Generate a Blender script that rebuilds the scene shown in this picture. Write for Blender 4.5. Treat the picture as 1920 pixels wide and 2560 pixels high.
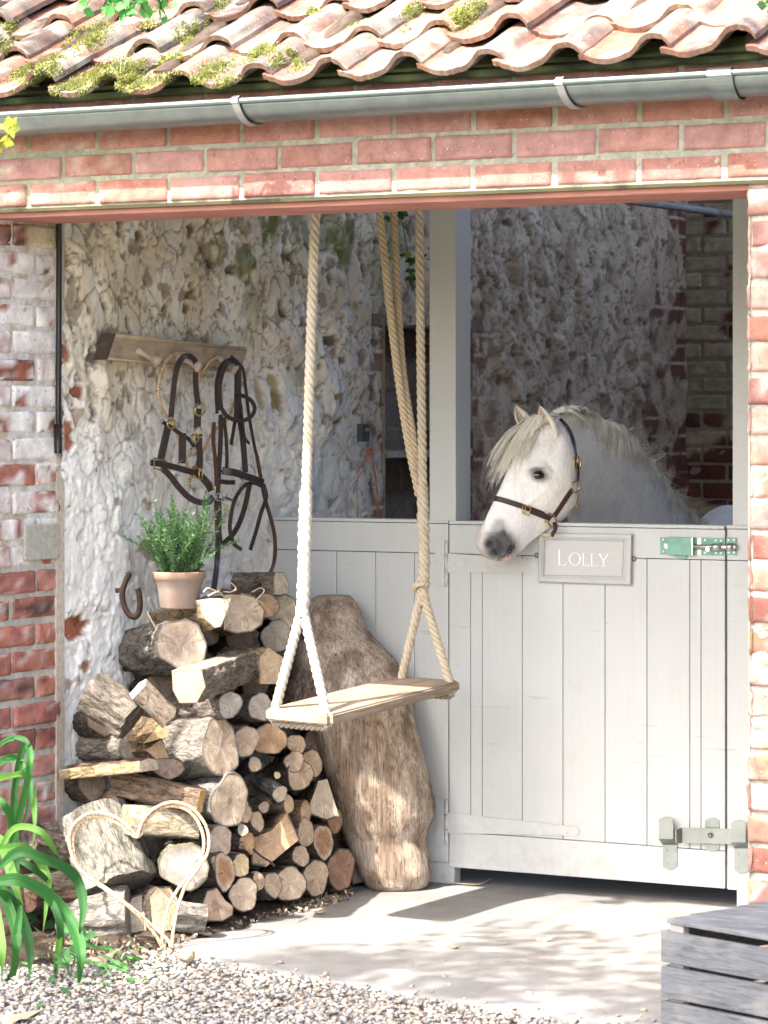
import bpy, bmesh, math, random
import numpy as np
from mathutils import Vector, Matrix, noise as mnoise
from mathutils.bvhtree import BVHTree
random.seed(7); rng = np.random.default_rng(11)
for o in list(bpy.data.objects): bpy.data.objects.remove(o)
SC = bpy.context.scene
COL = SC.collection
# ---------------------------------------------------------------- camera
F = 7554.; CXI = 960.; HY = 1041.
TH = math.atan(F/14126.)
D = np.array([-math.sin(TH), math.cos(TH), 0.]); R = np.array([math.cos(TH), math.sin(TH), 0.]); U = np.array([0, 0, 1.])
CAM = np.array([4.872, -6.814, 1.45])
cam = bpy.data.cameras.new('camera'); camo = bpy.data.objects.new('camera', cam); COL.objects.link(camo)
camo.location = CAM
camo.rotation_euler = (math.radians(90), 0, TH)
cam.sensor_fit = 'VERTICAL'; cam.sensor_height = 36; cam.lens = F/2560*36
cam.shift_y = -(1280-HY)/2560; cam.clip_start = .1; cam.clip_end = 500
cam.dof.use_dof = True; cam.dof.focus_distance = 8.95; cam.dof.aperture_fstop = 7.0
SC.camera = camo
SC.render.resolution_x = 768; SC.render.resolution_y = 1024
# ---------------------------------------------------------------- light
SUNL = Vector((.21, .77, -1.0)).normalized()          # direction the light travels
sun = bpy.data.lights.new('sun', 'SUN'); suno = bpy.data.objects.new('sun', sun); COL.objects.link(suno)
suno.rotation_euler = SUNL.to_track_quat('-Z', 'Y').to_euler(); suno.location = (-1, -4, 8)
sun.energy = 2.7; sun.angle = math.radians(.55); sun.color = (1.0, .95, .88)
W = bpy.data.worlds.new('World'); SC.world = W; W.use_nodes = True
wn = W.node_tree.nodes; wn.clear()
sky = wn.new('ShaderNodeTexSky'); sky.sky_type = 'NISHITA'; sky.sun_disc = False
sky.sun_elevation = math.asin(-SUNL.z); sky.sun_rotation = math.atan2(-SUNL.x, -SUNL.y)
sky.air_density = 1.0; sky.dust_density = 4.6; sky.ozone_density = 0.1
bg = wn.new('ShaderNodeBackground'); bg.inputs['Strength'].default_value = .15
wo = wn.new('ShaderNodeOutputWorld')
W.node_tree.links.new(sky.outputs[0], bg.inputs[0]); W.node_tree.links.new(bg.outputs[0], wo.inputs[0])
SC.view_settings.view_transform = 'Standard'; SC.view_settings.look = 'None'
SC.view_settings.exposure = 2.62; SC.view_settings.gamma = 1.0
SC.render.engine = 'CYCLES'
SC.cycles.max_bounces = 8; SC.cycles.diffuse_bounces = 5

# ---------------------------------------------------------------- projection helpers (pixel of the photo -> point on a real plane)
def ray(x, y): return D + (x-CXI)/F*R - (y-HY)/F*U
def at(x, y, ax, val):
    r = ray(x, y); t = (val-CAM[ax])/r[ax]; return CAM + t*r
def atd(x, y, d): return CAM + d*ray(x, y)
def proj(p):
    q = np.asarray(p, float)-CAM; d = q@D; return CXI+F*(q@R)/d, HY-F*q[2]/d, d
def V(p): return Vector((float(p[0]), float(p[1]), float(p[2])))
# ---------------------------------------------------------------- numpy noise
_pm = rng.permutation(256); _pm = np.concatenate([_pm]*3)
_g = rng.normal(size=(256, 3)); _g /= np.linalg.norm(_g, axis=1)[:, None]
def perlin(p):
    p = np.asarray(p, float); i = np.floor(p).astype(int); f = p-i; u = f*f*f*(f*(f*6-15)+10); i &= 255
    r = np.zeros(p.shape[0])
    for a in (0, 1):
        for b in (0, 1):
            for c in (0, 1):
                h = _pm[_pm[_pm[(i[:, 0]+a) & 255]+((i[:, 1]+b) & 255)]+((i[:, 2]+c) & 255)]
                g = _g[h]; d = g[:, 0]*(f[:, 0]-a)+g[:, 1]*(f[:, 1]-b)+g[:, 2]*(f[:, 2]-c)
                r += d*(u[:, 0] if a else 1-u[:, 0])*(u[:, 1] if b else 1-u[:, 1])*(u[:, 2] if c else 1-u[:, 2])
    return r*1.6
def fbm(p, s=1., o=4, g=.5, off=0.):
    p = np.asarray(p, float)*s+off; a = 1.; r = 0
    for k in range(o): r = r+a*perlin(p+k*17.3); p = p*2.03; a *= g
    return r
def worley(p2, s=1., seed=0):
    p = np.asarray(p2, float)*s; i = np.floor(p).astype(int)
    f1 = np.full(len(p), 9.); f2 = np.full(len(p), 9.); idn = np.zeros(len(p), int)
    for a in (-1, 0, 1):
        for b in (-1, 0, 1):
            c = i+np.array([a, b]); h = _pm[_pm[(c[:, 0]+seed) & 255]+(c[:, 1] & 255)]
            h2 = _pm[h+37]
            q = c+np.stack([h/256., h2/256.], 1); d = np.linalg.norm(p-q, axis=1)
            m = d < f1; f2 = np.where(m, f1, np.minimum(f2, d)); f1 = np.where(m, d, f1); idn = np.where(m, h, idn)
    return f1, f2, idn/256.
def sstep(a, b, x): t = np.clip((x-a)/(b-a), 0, 1); return t*t*(3-2*t)
def mixc(a, b, t): a = np.asarray(a, float); b = np.asarray(b, float); t = np.asarray(t)[..., None]; return a*(1-t)+b*t

# ---------------------------------------------------------------- mesh builder
class MB:
    def __init__(s): s.v = []; s.f = []; s.c = []; s.mi = []; s.n = 0; s.sm = []
    def add(s, verts, faces, col=None, mi=0, smooth=True):
        verts = np.asarray(verts, float).reshape(-1, 3); k = s.n
        s.v.append(verts)
        if col is None: col = (1, 1, 1)
        col = np.asarray(col, float)
        if col.ndim == 1: col = np.tile(col[:3], (len(verts), 1))
        s.c.append(col[:, :3])
        if isinstance(faces, np.ndarray): faces = (faces+k).tolist()
        else: faces = [[j+k for j in f] for f in faces]
        s.f += faces; s.mi += [mi]*len(faces); s.sm += [smooth]*len(faces); s.n += len(verts)
        return k
    def grid(s, P, col=None, mi=0, smooth=True, cu=False, flip=False):      # P[nu][nv][3]
        P = np.asarray(P, float); nu, nv = P.shape[:2]
        idx = np.arange(nu*nv).reshape(nu, nv)
        if cu: idx = np.vstack([idx, idx[:1]])
        q = np.stack([idx[:-1, :-1], idx[1:, :-1], idx[1:, 1:], idx[:-1, 1:]], -1).reshape(-1, 4)
        if flip: q = q[:, ::-1]
        if col is not None:
            col = np.asarray(col, float)
            if col.ndim == 3: col = col.reshape(-1, 3)
        return s.add(P.reshape(-1, 3), q, col, mi, smooth)
    def box(s, c, half, M3=None, col=None, mi=0, bev=0.0):
        c = np.asarray(c, float); h = np.asarray(half, float); M3 = np.eye(3) if M3 is None else np.asarray(M3, float)
        b = min(bev, h.min()*.95)
        if b <= 0:
            vs = np.array([[x, y, z] for x in (-1, 1) for y in (-1, 1) for z in (-1, 1)], float)*h
            fs = [[0, 1, 3, 2], [4, 6, 7, 5], [0, 4, 5, 1], [2, 3, 7, 6], [0, 2, 6, 4], [1, 5, 7, 3]]
            s.add(vs@M3.T+c, fs, col, mi, False); return
        bm = bmesh.new(); bmesh.ops.create_cube(bm, size=2)
        for v in bm.verts: v.co = Vector((v.co.x*h[0], v.co.y*h[1], v.co.z*h[2]))
        bmesh.ops.bevel(bm, geom=list(bm.edges), offset=b, segments=2, affect='EDGES', profile=.6)
        vs = np.array([v.co[:] for v in bm.verts]); fs = [[v.index for v in f.verts] for f in bm.faces]; bm.free()
        s.add(vs@M3.T+c, fs, col, mi, False)
    def prism(s, poly, d, col=None, mi=0, smooth=False):                    # poly list of 3d points, extruded by vector d
        p = np.asarray(poly, float); n = len(p); q = p+np.asarray(d, float)
        fs = [list(range(n)), [n+j for j in range(n)][::-1]]+[[j, n+j, n+(j+1) % n, (j+1) % n] for j in range(n)]
        fs = [f[::-1] for f in fs]
        s.add(np.vstack([p, q]), fs, col, mi, smooth)
    def tube(s, path, r, seg=8, col=None, mi=0, caps=True, flat=None):
        path = np.asarray(path, float); n = len(path); r = np.broadcast_to(np.asarray(r, float), (n,))
        t = np.gradient(path, axis=0); t /= np.linalg.norm(t, axis=1)[:, None]+1e-12
        up = np.array([0, 0, 1.]) if abs(t[0][2]) < .9 else np.array([1., 0, 0])
        nn = np.cross(t[0], up); nn /= np.linalg.norm(nn); N = []
        for k in range(n):
            nn = nn-t[k]*(nn@t[k]); nn /= np.linalg.norm(nn)+1e-12; N.append(nn)
        N = np.array(N); B = np.cross(t, N)
        a = np.linspace(0, 2*np.pi, seg, endpoint=False)
        P = path[:, None]+r[:, None, None]*(np.cos(a)[None, :, None]*N[:, None]+np.sin(a)[None, :, None]*B[:, None])
        c = None
        if col is not None:
            c = np.asarray(col, float)
            if c.ndim == 2: c = np.repeat(c, seg, 0)
        k0 = s.grid(P.transpose(1, 0, 2), None if c is None else (c if c.ndim == 1 else c.reshape(n, seg, 3).transpose(1, 0, 2)), mi, True, cu=True)
        if caps:
            s.f += [[k0+j*n for j in range(seg)], [k0+j*n+n-1 for j in range(seg)][::-1]]; s.mi += [mi]*2; s.sm += [False]*2
        return N, B
    def ribbon(s, path, nrm, w, th, col=None, mi=0):                         # strap: flat band
        path = np.asarray(path, float); n = len(path); nrm = np.asarray(nrm, float)
        if nrm.ndim == 1: nrm = np.tile(nrm, (n, 1))
        w = np.broadcast_to(np.asarray(w, float), (n,))
        t = np.gradient(path, axis=0); t /= np.linalg.norm(t, axis=1)[:, None]+1e-12
        sd = np.cross(t, nrm); sd /= np.linalg.norm(sd, axis=1)[:, None]+1e-12
        nn = np.cross(sd, t)
        prof = [(-.5, .2), (-.42, .5), (.42, .5), (.5, .2), (.5, -.5), (-.5, -.5)]
        P = np.array([[path[k]+sd[k]*w[k]*a+nn[k]*th*b for k in range(n)] for a, b in prof])
        k0 = s.grid(P, col, mi, False, cu=True)
        m = len(prof); s.f += [[k0+j*n for j in range(m)][::-1], [k0+j*n+n-1 for j in range(m)]]; s.mi += [mi]*2; s.sm += [False]*2
    def build(s, name, mats, parent=None, loc=None, fixn=False):
        me = bpy.data.meshes.new(name); vv = np.vstack(s.v)
        if loc is not None and parent is None: vv = vv-np.asarray(loc, float)
        me.from_pydata(vv.tolist(), [], s.f)
        if not isinstance(mats, (list, tuple)): mats = [mats]
        for m in mats: me.materials.append(m)
        me.polygons.foreach_set('material_index', s.mi); me.polygons.foreach_set('use_smooth', s.sm)
        ca = me.color_attributes.new('Col', 'FLOAT_COLOR', 'POINT')
        cc = np.ones((s.n, 4), np.float32); cc[:, :3] = np.vstack(s.c); ca.data.foreach_set('color', cc.ravel())
        if fixn:
            bm = bmesh.new(); bm.from_mesh(me); bmesh.ops.recalc_face_normals(bm, faces=bm.faces); bm.to_mesh(me); bm.free()
        me.update(); o = bpy.data.objects.new(name, me); COL.objects.link(o)
        if parent is not None:
            o.parent = parent
            pl = Vector((0, 0, 0)); q = parent
            while q is not None: pl = pl+q.location; q = q.parent
            o.location = -pl if loc is None else Vector(loc)
        elif loc is not None: o.location = loc
        return o
def empty(name, loc=(0, 0, 0)):
    o = bpy.data.objects.new(name, None); o.empty_display_size = .1; COL.objects.link(o); o.location = V(loc); return o
def tag(o, label=None, cat=None, group=None, kind=None):
    if label: o['label'] = label
    if cat: o['category'] = cat
    if group: o['group'] = group
    if kind: o['kind'] = kind
    return o
def spline(pts, n=40):
    p = np.asarray(pts, float); m = len(p)
    if m < 3: return np.array([p[0]+(p[-1]-p[0])*t for t in np.linspace(0, 1, n)])
    q = np.vstack([2*p[0]-p[1], p, 2*p[-1]-p[-2]]); out = []
    T = np.linspace(0, m-1-1e-9, n)
    for t in T:
        k = int(t); f = t-k; a, b, c, d = q[k], q[k+1], q[k+2], q[k+3]
        out.append(.5*((2*b)+(-a+c)*f+(2*a-5*b+4*c-d)*f*f+(-a+3*b-3*c+d)*f**3))
    return np.array(out)
# ---------------------------------------------------------------- materials
class NT:
    def __init__(s, name):
        s.m = bpy.data.materials.new(name); s.m.use_nodes = True; s.t = s.m.node_tree; s.n = s.t.nodes; s.n.clear()
        s.out = s.n.new('ShaderNodeOutputMaterial'); s.b = s.n.new('ShaderNodeBsdfPrincipled'); s.l(s.b.outputs[0], s.out.inputs[0])
        s.co = s.n.new('ShaderNodeTexCoord').outputs['Object']
        s._h = None
    def l(s, a, b): s.t.links.new(a, b)
    def put(s, sock, v):
        if hasattr(v, 'is_output') or isinstance(v, bpy.types.NodeSocket): s.l(v, sock)
        elif isinstance(v, (tuple, list)): sock.default_value = tuple(v) if len(v) == len(sock.default_value) else tuple(v)+(1,)
        else: sock.default_value = v
    def attr(s, nm='Col'):
        a = s.n.new('ShaderNodeAttribute'); a.attribute_name = nm; return a.outputs['Color']
    def map(s, sc, co=None, rot=(0, 0, 0)):
        a = s.n.new('ShaderNodeMapping'); s.l(co or s.co, a.inputs[0]); a.inputs['Scale'].default_value = sc; a.inputs['Rotation'].default_value = rot; return a.outputs[0]
    def noise(s, sc=5, det=4, rough=.55, co=None, dist=0.):
        a = s.n.new('ShaderNodeTexNoise'); s.l(co or s.co, a.inputs['Vector']); a.inputs['Scale'].default_value = sc
        a.inputs['Detail'].default_value = det; a.inputs['Roughness'].default_value = rough; a.inputs['Distortion'].default_value = dist; return a.outputs['Fac']
    def voro(s, sc=5, co=None, feat='F1', rnd=1.):
        a = s.n.new('ShaderNodeTexVoronoi'); s.l(co or s.co, a.inputs['Vector']); a.feature = feat; a.inputs['Scale'].default_value = sc; a.inputs['Randomness'].default_value = rnd
        return a.outputs['Distance']
    def ramp(s, f, st, interp='LINEAR'):
        a = s.n.new('ShaderNodeValToRGB'); s.l(f, a.inputs[0]); a.color_ramp.interpolation = interp
        e = a.color_ramp.elements
        while len(e) < len(st): e.new(.5)
        for k, (p, c) in enumerate(st):
            e[k].position = p; e[k].color = (c, c, c, 1) if not isinstance(c, (tuple, list)) else tuple(c)+(1,)
        return a.outputs[0]
    def mix(s, f, a, b, mode='MIX'):
        x = s.n.new('ShaderNodeMix'); x.data_type = 'RGBA'; x.blend_type = mode; s.put(x.inputs[0], f); s.put(x.inputs[6], a); s.put(x.inputs[7], b); return x.outputs[2]
    def math(s, op, a, b=0., clamp=False):
        x = s.n.new('ShaderNodeMath'); x.operation = op; x.use_clamp = clamp; s.put(x.inputs[0], a); s.put(x.inputs[1], b); return x.outputs[0]
    def sep(s, v):
        x = s.n.new('ShaderNodeSeparateXYZ'); s.l(v, x.inputs[0]); return x.outputs
    def comb(s, a, b, c):
        x = s.n.new('ShaderNodeCombineXYZ'); s.put(x.inputs[0], a); s.put(x.inputs[1], b); s.put(x.inputs[2], c); return x.outputs[0]
    def bump(s, h, st=.5, dist=.01):
        x = s.n.new('ShaderNodeBump'); s.l(h, x.inputs['Height']); x.inputs['Strength'].default_value = st; x.inputs['Distance'].default_value = dist
        if s._h: s.l(s._h, x.inputs['Normal'])
        s._h = x.outputs[0]; s.l(s._h, s.b.inputs['Normal']); return s
    def fin(s, col, rough=.8, metal=0., spec=.3, sheen=0.):
        s.put(s.b.inputs['Base Color'], col); s.put(s.b.inputs['Roughness'], rough); s.b.inputs['Metallic'].default_value = metal
        s.b.inputs['Specular IOR Level'].default_value = spec
        return s.m
def vc_mat(name, rough=.85, vs=((12, .25), (90, .2)), bumps=((60, .4, .004),), spec=.25, metal=0.):
    t = NT(name); c = t.attr()
    for sc, am in vs: c = t.mix(1., c, t.ramp(t.noise(sc, 5), [(.25, 1-am), (.75, 1+am*.6)]), 'MULTIPLY')
    for sc, st, di in bumps: t.bump(t.noise(sc, 6, .6), st, di)
    return t.fin(c, rough, metal, spec)
def flat_mat(name, col, rough=.5, metal=0., spec=.4, vs=((30, .15),), bumps=()):
    t = NT(name); c = col
    for sc, am in vs: c = t.mix(1., c, t.ramp(t.noise(sc, 5), [(.3, 1-am), (.7, 1.)]), 'MULTIPLY')
    for sc, st, di in bumps: t.bump(t.noise(sc, 5), st, di)
    return t.fin(c, rough, metal, spec)

# brick: attribute colour, flecks, pits
def brick_mat():
    t = NT('brick'); c = t.attr()
    c = t.mix(1., c, t.ramp(t.noise(22, 6, .65), [(.3, .72), (.7, 1.25)]), 'MULTIPLY')
    c = t.mix(t.ramp(t.noise(160, 3), [(.66, 0), (.72, .5)]), c, (.75, .7, .66))
    c = t.mix(t.ramp(t.noise(70, 4), [(.3, .55), (.38, 0)]), c, (.10, .05, .045))
    t.bump(t.noise(120, 6, .7), .5, .004); t.bump(t.noise(25, 4), .4, .006)
    return t.fin(c, .9, 0, .2)
def mortar_mat():
    t = NT('mortar'); c = t.attr()
    c = t.mix(1., c, t.ramp(t.noise(60, 6, .7), [(.3, .7), (.7, 1.15)]), 'MULTIPLY')
    t.bump(t.noise(180, 5, .7), .8, .004)
    return t.fin(c, .95, 0, .1)
def paint_mat(name, col):
    t = NT(name); c = t.mix(t.ramp(t.noise(3, 3), [(.3, 0), (.7, 1)]), col, tuple(x*.93 for x in col))
    g = t.map((70, 70, 2.2)); c = t.mix(t.ramp(t.noise(1, 5, co=g), [(.35, .12), (.6, 0)]), c, tuple(x*.7 for x in col))
    c = t.mix(t.ramp(t.noise(95, 3), [(.735, 0), (.76, .7)]), c, (.2, .17, .13))
    c = t.mix(t.ramp(t.noise(9, 4), [(.64, 0), (.74, .16)]), c, (.45, .36, .25))
    zz = t.sep(t.n.new('ShaderNodeNewGeometry').outputs['Position'])[2]; low = t.math('MULTIPLY', t.ramp(zz, [(.02, .9), (.30, 0)]), t.ramp(t.noise(26, 6, .7), [(.46, 0), (.66, .4)])); c = t.mix(low, c, (.34, .28, .20))
    c = t.mix(t.ramp(t.noise(1, 4, .6, co=t.map((5, 5, 55))), [(.66, 0), (.70, .35)]), c, (.30, .27, .22))
    t.bump(t.noise(1, 5, co=g), .2, .002); t.bump(t.noise(14, 3), .15, .003)
    return t.fin(c, .5, 0, .4)
def cut_mat():
    t = NT('cut_wood'); sp = t.sep(t.co)
    wob = t.math('MULTIPLY', t.math('SUBTRACT', t.noise(16, 4), .5), .035)
    r = t.math('ADD', t.math('SQRT', t.math('ADD', t.math('MULTIPLY', sp[1], sp[1]), t.math('MULTIPLY', sp[2], sp[2]))), wob)
    ang = t.math('ARCTAN2', sp[2], sp[1])
    rings = t.math('SINE', t.math('MULTIPLY', r, 1150.))
    oi = t.n.new('ShaderNodeObjectInfo').outputs['Random']
    crk = t.noise(1., 4, .6, co=t.comb(t.math('MULTIPLY', ang, 3.2), t.math('MULTIPLY', r, 6.), t.math('MULTIPLY', oi, 40.)))
    crack = t.ramp(t.math('ABSOLUTE', t.math('SUBTRACT', crk, .5)), [(.0, 1), (.016, 0)])
    fade = t.ramp(t.noise(25, 2), [(.42, 0), (.6, 1)])
    crack = t.math('MULTIPLY', crack, fade)
    c = t.attr()
    c = t.mix(1., c, t.ramp(rings, [(0, .88), (1, 1.05)]), 'MULTIPLY')
    c = t.mix(1., c, t.ramp(t.noise(28, 7, .7), [(.3, .6), (.7, 1.22)]), 'MULTIPLY')
    saw = t.noise(1, 3, co=t.map((3, 260, 20), rot=(.6, 0, 0)))
    c = t.mix(1., c, t.ramp(saw, [(.3, .88), (.7, 1.06)]), 'MULTIPLY')
    c = t.mix(t.math('MULTIPLY', crack, .85), c, (.07, .045, .03))
    t.bump(t.math('SUBTRACT', t.math('MULTIPLY', rings, .06), crack), .6, .003); t.bump(saw, .3, .0015)
    return t.fin(c, .85, 0, .15)
def bark_mat():
    t = NT('bark'); c = t.attr()
    g = t.map((26, 80, 80)); n = t.noise(1, 7, .68, co=g, dist=.9); ve = t.voro(1., co=t.map((20, 85, 85)), feat='DISTANCE_TO_EDGE'); c = t.mix(1., c, t.ramp(ve, [(0, .55), (.10, 1.)]), 'MULTIPLY'); t.bump(ve, .7, .006)
    c = t.mix(1., c, t.ramp(n, [(.3, .25), (.48, .72), (.75, 1.35)]), 'MULTIPLY')
    c = t.mix(t.ramp(t.noise(18, 5, .6), [(.55, 0), (.7, .5)]), c, (.42, .38, .33))
    c = t.mix(t.ramp(t.noise(11, 5), [(.66, 0), (.76, .5)]), c, (.16, .19, .06))
    t.bump(n, 1., .014); t.bump(t.noise(70, 6, .7), .9, .006)
    return t.fin(c, .95, 0, .12)
def grain_mat(name, rot=(0, 0, 0), sc=(4, 110, 60), dark=.5, rough=.8, knots=True, along=None, crk=0.):
    t = NT(name); c = t.attr(); g = t.map(sc, rot=rot); n = t.noise(1, 6, .6, co=g, dist=.8)
    if crk: k_ = t.ramp(t.math('ABSOLUTE', t.math('SUBTRACT', t.noise(1, 3, .5, co=t.map(tuple(x*.32 for x in sc))), .5)), [(0, 1), (.012, 0)]); c = t.mix(t.math('MULTIPLY', k_, crk), c, (.06, .045, .035))
    c = t.mix(1., c, t.ramp(n, [(.3, dark), (.65, 1.15)]), 'MULTIPLY')
    c = t.mix(1., c, t.ramp(t.noise(6, 4), [(.3, .8), (.7, 1.1)]), 'MULTIPLY')
    t.bump(n, .5, .003)
    return t.fin(c, rough, 0, .2)
BRICK = brick_mat(); MORTAR = mortar_mat(); PAINT = paint_mat('cream_paint', (.53, .545, .54)); CUT = cut_mat(); BARK = bark_mat()
VC = vc_mat('weathered'); VCF = vc_mat('fine', .8, ((40, .12),), ((150, .25, .002),))
ZINC = None
def metal_mat(name, col, rough, vs=.2):
    t = NT(name); c = t.mix(t.ramp(t.noise(20, 5), [(.3, 0), (.7, 1)]), col, tuple(x*(1-vs) for x in col))
    t.bump(t.noise(60, 3), .08, .002); return t.fin(c, t.ramp(t.noise(30, 4), [(.3, rough), (.7, rough*1.4)]), 1., .5)
ZINC = metal_mat('zinc', (.27, .335, .345), .30); STEEL = metal_mat('steel', (.62, .62, .6), .3); BRASS = metal_mat('brass', (.62, .45, .16), .28)
# ================================================================ GROUND
YP = 1.545                                                    # plane of the stable door
t = NT('lawn'); MAT_LAWN = t.fin(t.ramp(t.noise(.6, 8), [(.3, (.05, .085, .02)), (.7, (.10, .14, .045))]), .95, 0, .1)
t = NT('gravel_bed'); c = t.ramp(t.voro(70), [(0, (.36, .32, .27)), (.6, (.16, .13, .11))]); t.bump(t.voro(70), .8, .01); MAT_GB = t.fin(c, .95, 0, .1)
t = NT('concrete')
c = t.ramp(t.noise(2.2, 6, .6), [(.3, (.155, .152, .146)), (.7, (.255, .25, .238))])
c = t.mix(t.ramp(t.noise(160, 4), [(.62, 0), (.72, .5)]), c, (.2, .18, .16))
c = t.mix(t.ramp(t.noise(5, 5), [(.58, 0), (.75, .35)]), c, (.33, .31, .25))
c = t.mix(t.ramp(t.noise(48, 4), [(.3, .5), (.36, 0)]), c, (.12, .11, .10)); c = t.mix(t.ramp(t.noise(2.4, 6, .7), [(.52, 0), (.64, .45)]), c, (.15, .14, .12)); c = t.mix(t.ramp(t.math('ABSOLUTE', t.math('SUBTRACT', t.noise(1.1, 6, .6), .5)), [(0, .3), (.004, 0)]), c, (.09, .08, .07)); c = t.mix(t.ramp(t.noise(230, 2), [(.70, 0), (.74, .9)]), c, (.05, .045, .04))
t.bump(t.noise(90, 6, .7), .35, .004); t.bump(t.noise(9, 4), .3, .01); MAT_CON = t.fin(c, .9, 0, .2)
m = MB(); m.box((0, 0, -.27), (150, 150, .2)); g = m.build('lawn', MAT_LAWN); tag(g, 'unseen green lawn added beyond the gravel yard for green reflections', 'lawn', kind='structure')  # unseen grass, added so the metal picks up green in its reflections
m = MB()
m.add([(-6, -9, -.022), (9, -9, -.022), (9, 0.25, -.022), (-6, .25, -.022)], [[0, 1, 2, 3]])
g = m.build('gravel_yard', MAT_GB); tag(g, 'gravel yard ground in front of the open shed', 'ground', kind='structure')
# concrete slab with irregular front edge
m = MB(); edge = [(-.3, .18), (.28, .12), (.45, .11), (.607, .105), (.9, .03), (1.3, -.08), (1.784, -.179), (2.1, -.15), (2.6, -.17), (3.4, -.2)]
xs = np.linspace(-.3, 3.4, 160); ye = np.interp(xs, [a for a, b in edge], [b for a, b in edge])+.012*fbm(np.stack([xs*9, xs*0, xs*0], 1))
ny = 40; P = np.zeros((160, ny+1, 3))
for j in range(ny+1):
    P[:, j, 0] = xs; tt = max(0, j-1)/(ny-1); P[:, j, 1] = ye+(5.2-ye)*tt**1.6
    P[:, j, 2] = .004*fbm(np.stack([P[:, j, 0]*2, P[:, j, 1]*2, xs*0], 1)) if j else -.06
P[:, 1, 2] -= .006
m.grid(P, (1, 1, 1)); g = m.build('concrete_floor', MAT_CON); tag(g, 'pale worn concrete floor of the shed with a ragged front edge', 'floor', kind='structure')
# soil bed at left
t = NT('soil'); c = t.ramp(t.noise(40, 7, .7), [(.3, (.035, .026, .02)), (.7, (.13, .10, .075))]); t.bump(t.noise(60, 7, .7), 1., .02); MAT_SOIL = t.fin(c, .98, 0, .05)
m = MB(); gx = np.linspace(-.6, .62, 90); gy = np.linspace(-.42, .9, 90); G = np.zeros((90, 90, 3))
X_, Y_ = np.meshgrid(gx, gy, indexing='ij'); G[..., 0] = X_; G[..., 1] = Y_
fb = fbm(np.stack([X_.ravel()*12, Y_.ravel()*12, X_.ravel()*0], 1)).reshape(90, 90)
G[..., 2] = .016+.014*fb-.10*sstep(.18, .42, X_+.35*fb*.3+np.clip(-Y_-.10, 0, 1)*1.4)*(Y_ < .12)-.05*sstep(.42, .55, X_+.06*fb)-.09*sstep(-.12, -.34, Y_+.1*fb)
m.grid(G); g = m.build('soil_bed', MAT_SOIL); tag(g, 'dark damp soil bed under the leaves and firewood at the left wall', 'soil', kind='structure')
# pebbles
def pebbles():
    b0 = bmesh.new(); bmesh.ops.create_icosphere(b0, subdivisions=1, radius=1); pv = np.array([v.co[:] for v in b0.verts]); pf = np.array([[v.index for v in f.verts] for f in b0.faces]); b0.free()
    m = MB(); n = 0; pal = .60*np.array([(.64, .58, .49), (.52, .47, .40), (.72, .69, .64), (.44, .42, .40), (.60, .50, .38), (.38, .37, .38), (.68, .62, .52), (.30, .29, .30), (.56, .44, .34)])
    VS = []; FS = []; CS = []
    for lay, cnt in ((0, 11000), (1, 13000)):
        for k in range(cnt):
            px = rng.uniform(-260, 1930); py = rng.uniform(2330, 2700)
            p = at(px, py, 2, -.012)
            x, y = p[0], p[1]
            ed = np.interp(x, [a for a, b in edge], [b for a, b in edge])
            if y > ed-.004+rng.normal()*.014+(rng.exponential(.10) if rng.random() < .035 else 0): continue
            onslab = y > ed
            if onslab and lay: continue
            if x < .30 and y > -.34+.1*math.sin(x*9) and rng.random() < .93: continue
            r = rng.uniform(.0040, .0082)*(1.25 if rng.random() < .2 else 1)
            s = np.array([r*rng.uniform(1, 1.7), r*rng.uniform(.75, 1.1), r*rng.uniform(.45, .75)])
            v = pv*s*(1+.13*rng.normal(size=(len(pv), 1)))
            a = rng.uniform(0, 6.28); tl = rng.normal()*.35; tl2 = rng.normal()*.35
            Mz = np.array([[math.cos(a), -math.sin(a), 0], [math.sin(a), math.cos(a), 0], [0, 0, 1]])
            Mx = np.array([[1, 0, 0], [0, math.cos(tl), -math.sin(tl)], [0, math.sin(tl), math.cos(tl)]]); My = np.array([[math.cos(tl2), 0, math.sin(tl2)], [0, 1, 0], [-math.sin(tl2), 0, math.cos(tl2)]])
            v = v@(Mz@Mx@My).T+np.array([x, y, (.003 if onslab else -.016+(.009 if lay else .002)+rng.uniform(0, .005))])
            c = pal[rng.integers(len(pal))]*rng.uniform(.8, 1.1)
            m.add(v, pf, c)
    o = m.build('gravel', vc_mat('pebble', .75, ((90, .2),), ((200, .3, .002),))); tag(o, 'loose pale pebbles covering the yard in front of the concrete', 'gravel', kind='stuff')
pebbles()

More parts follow.
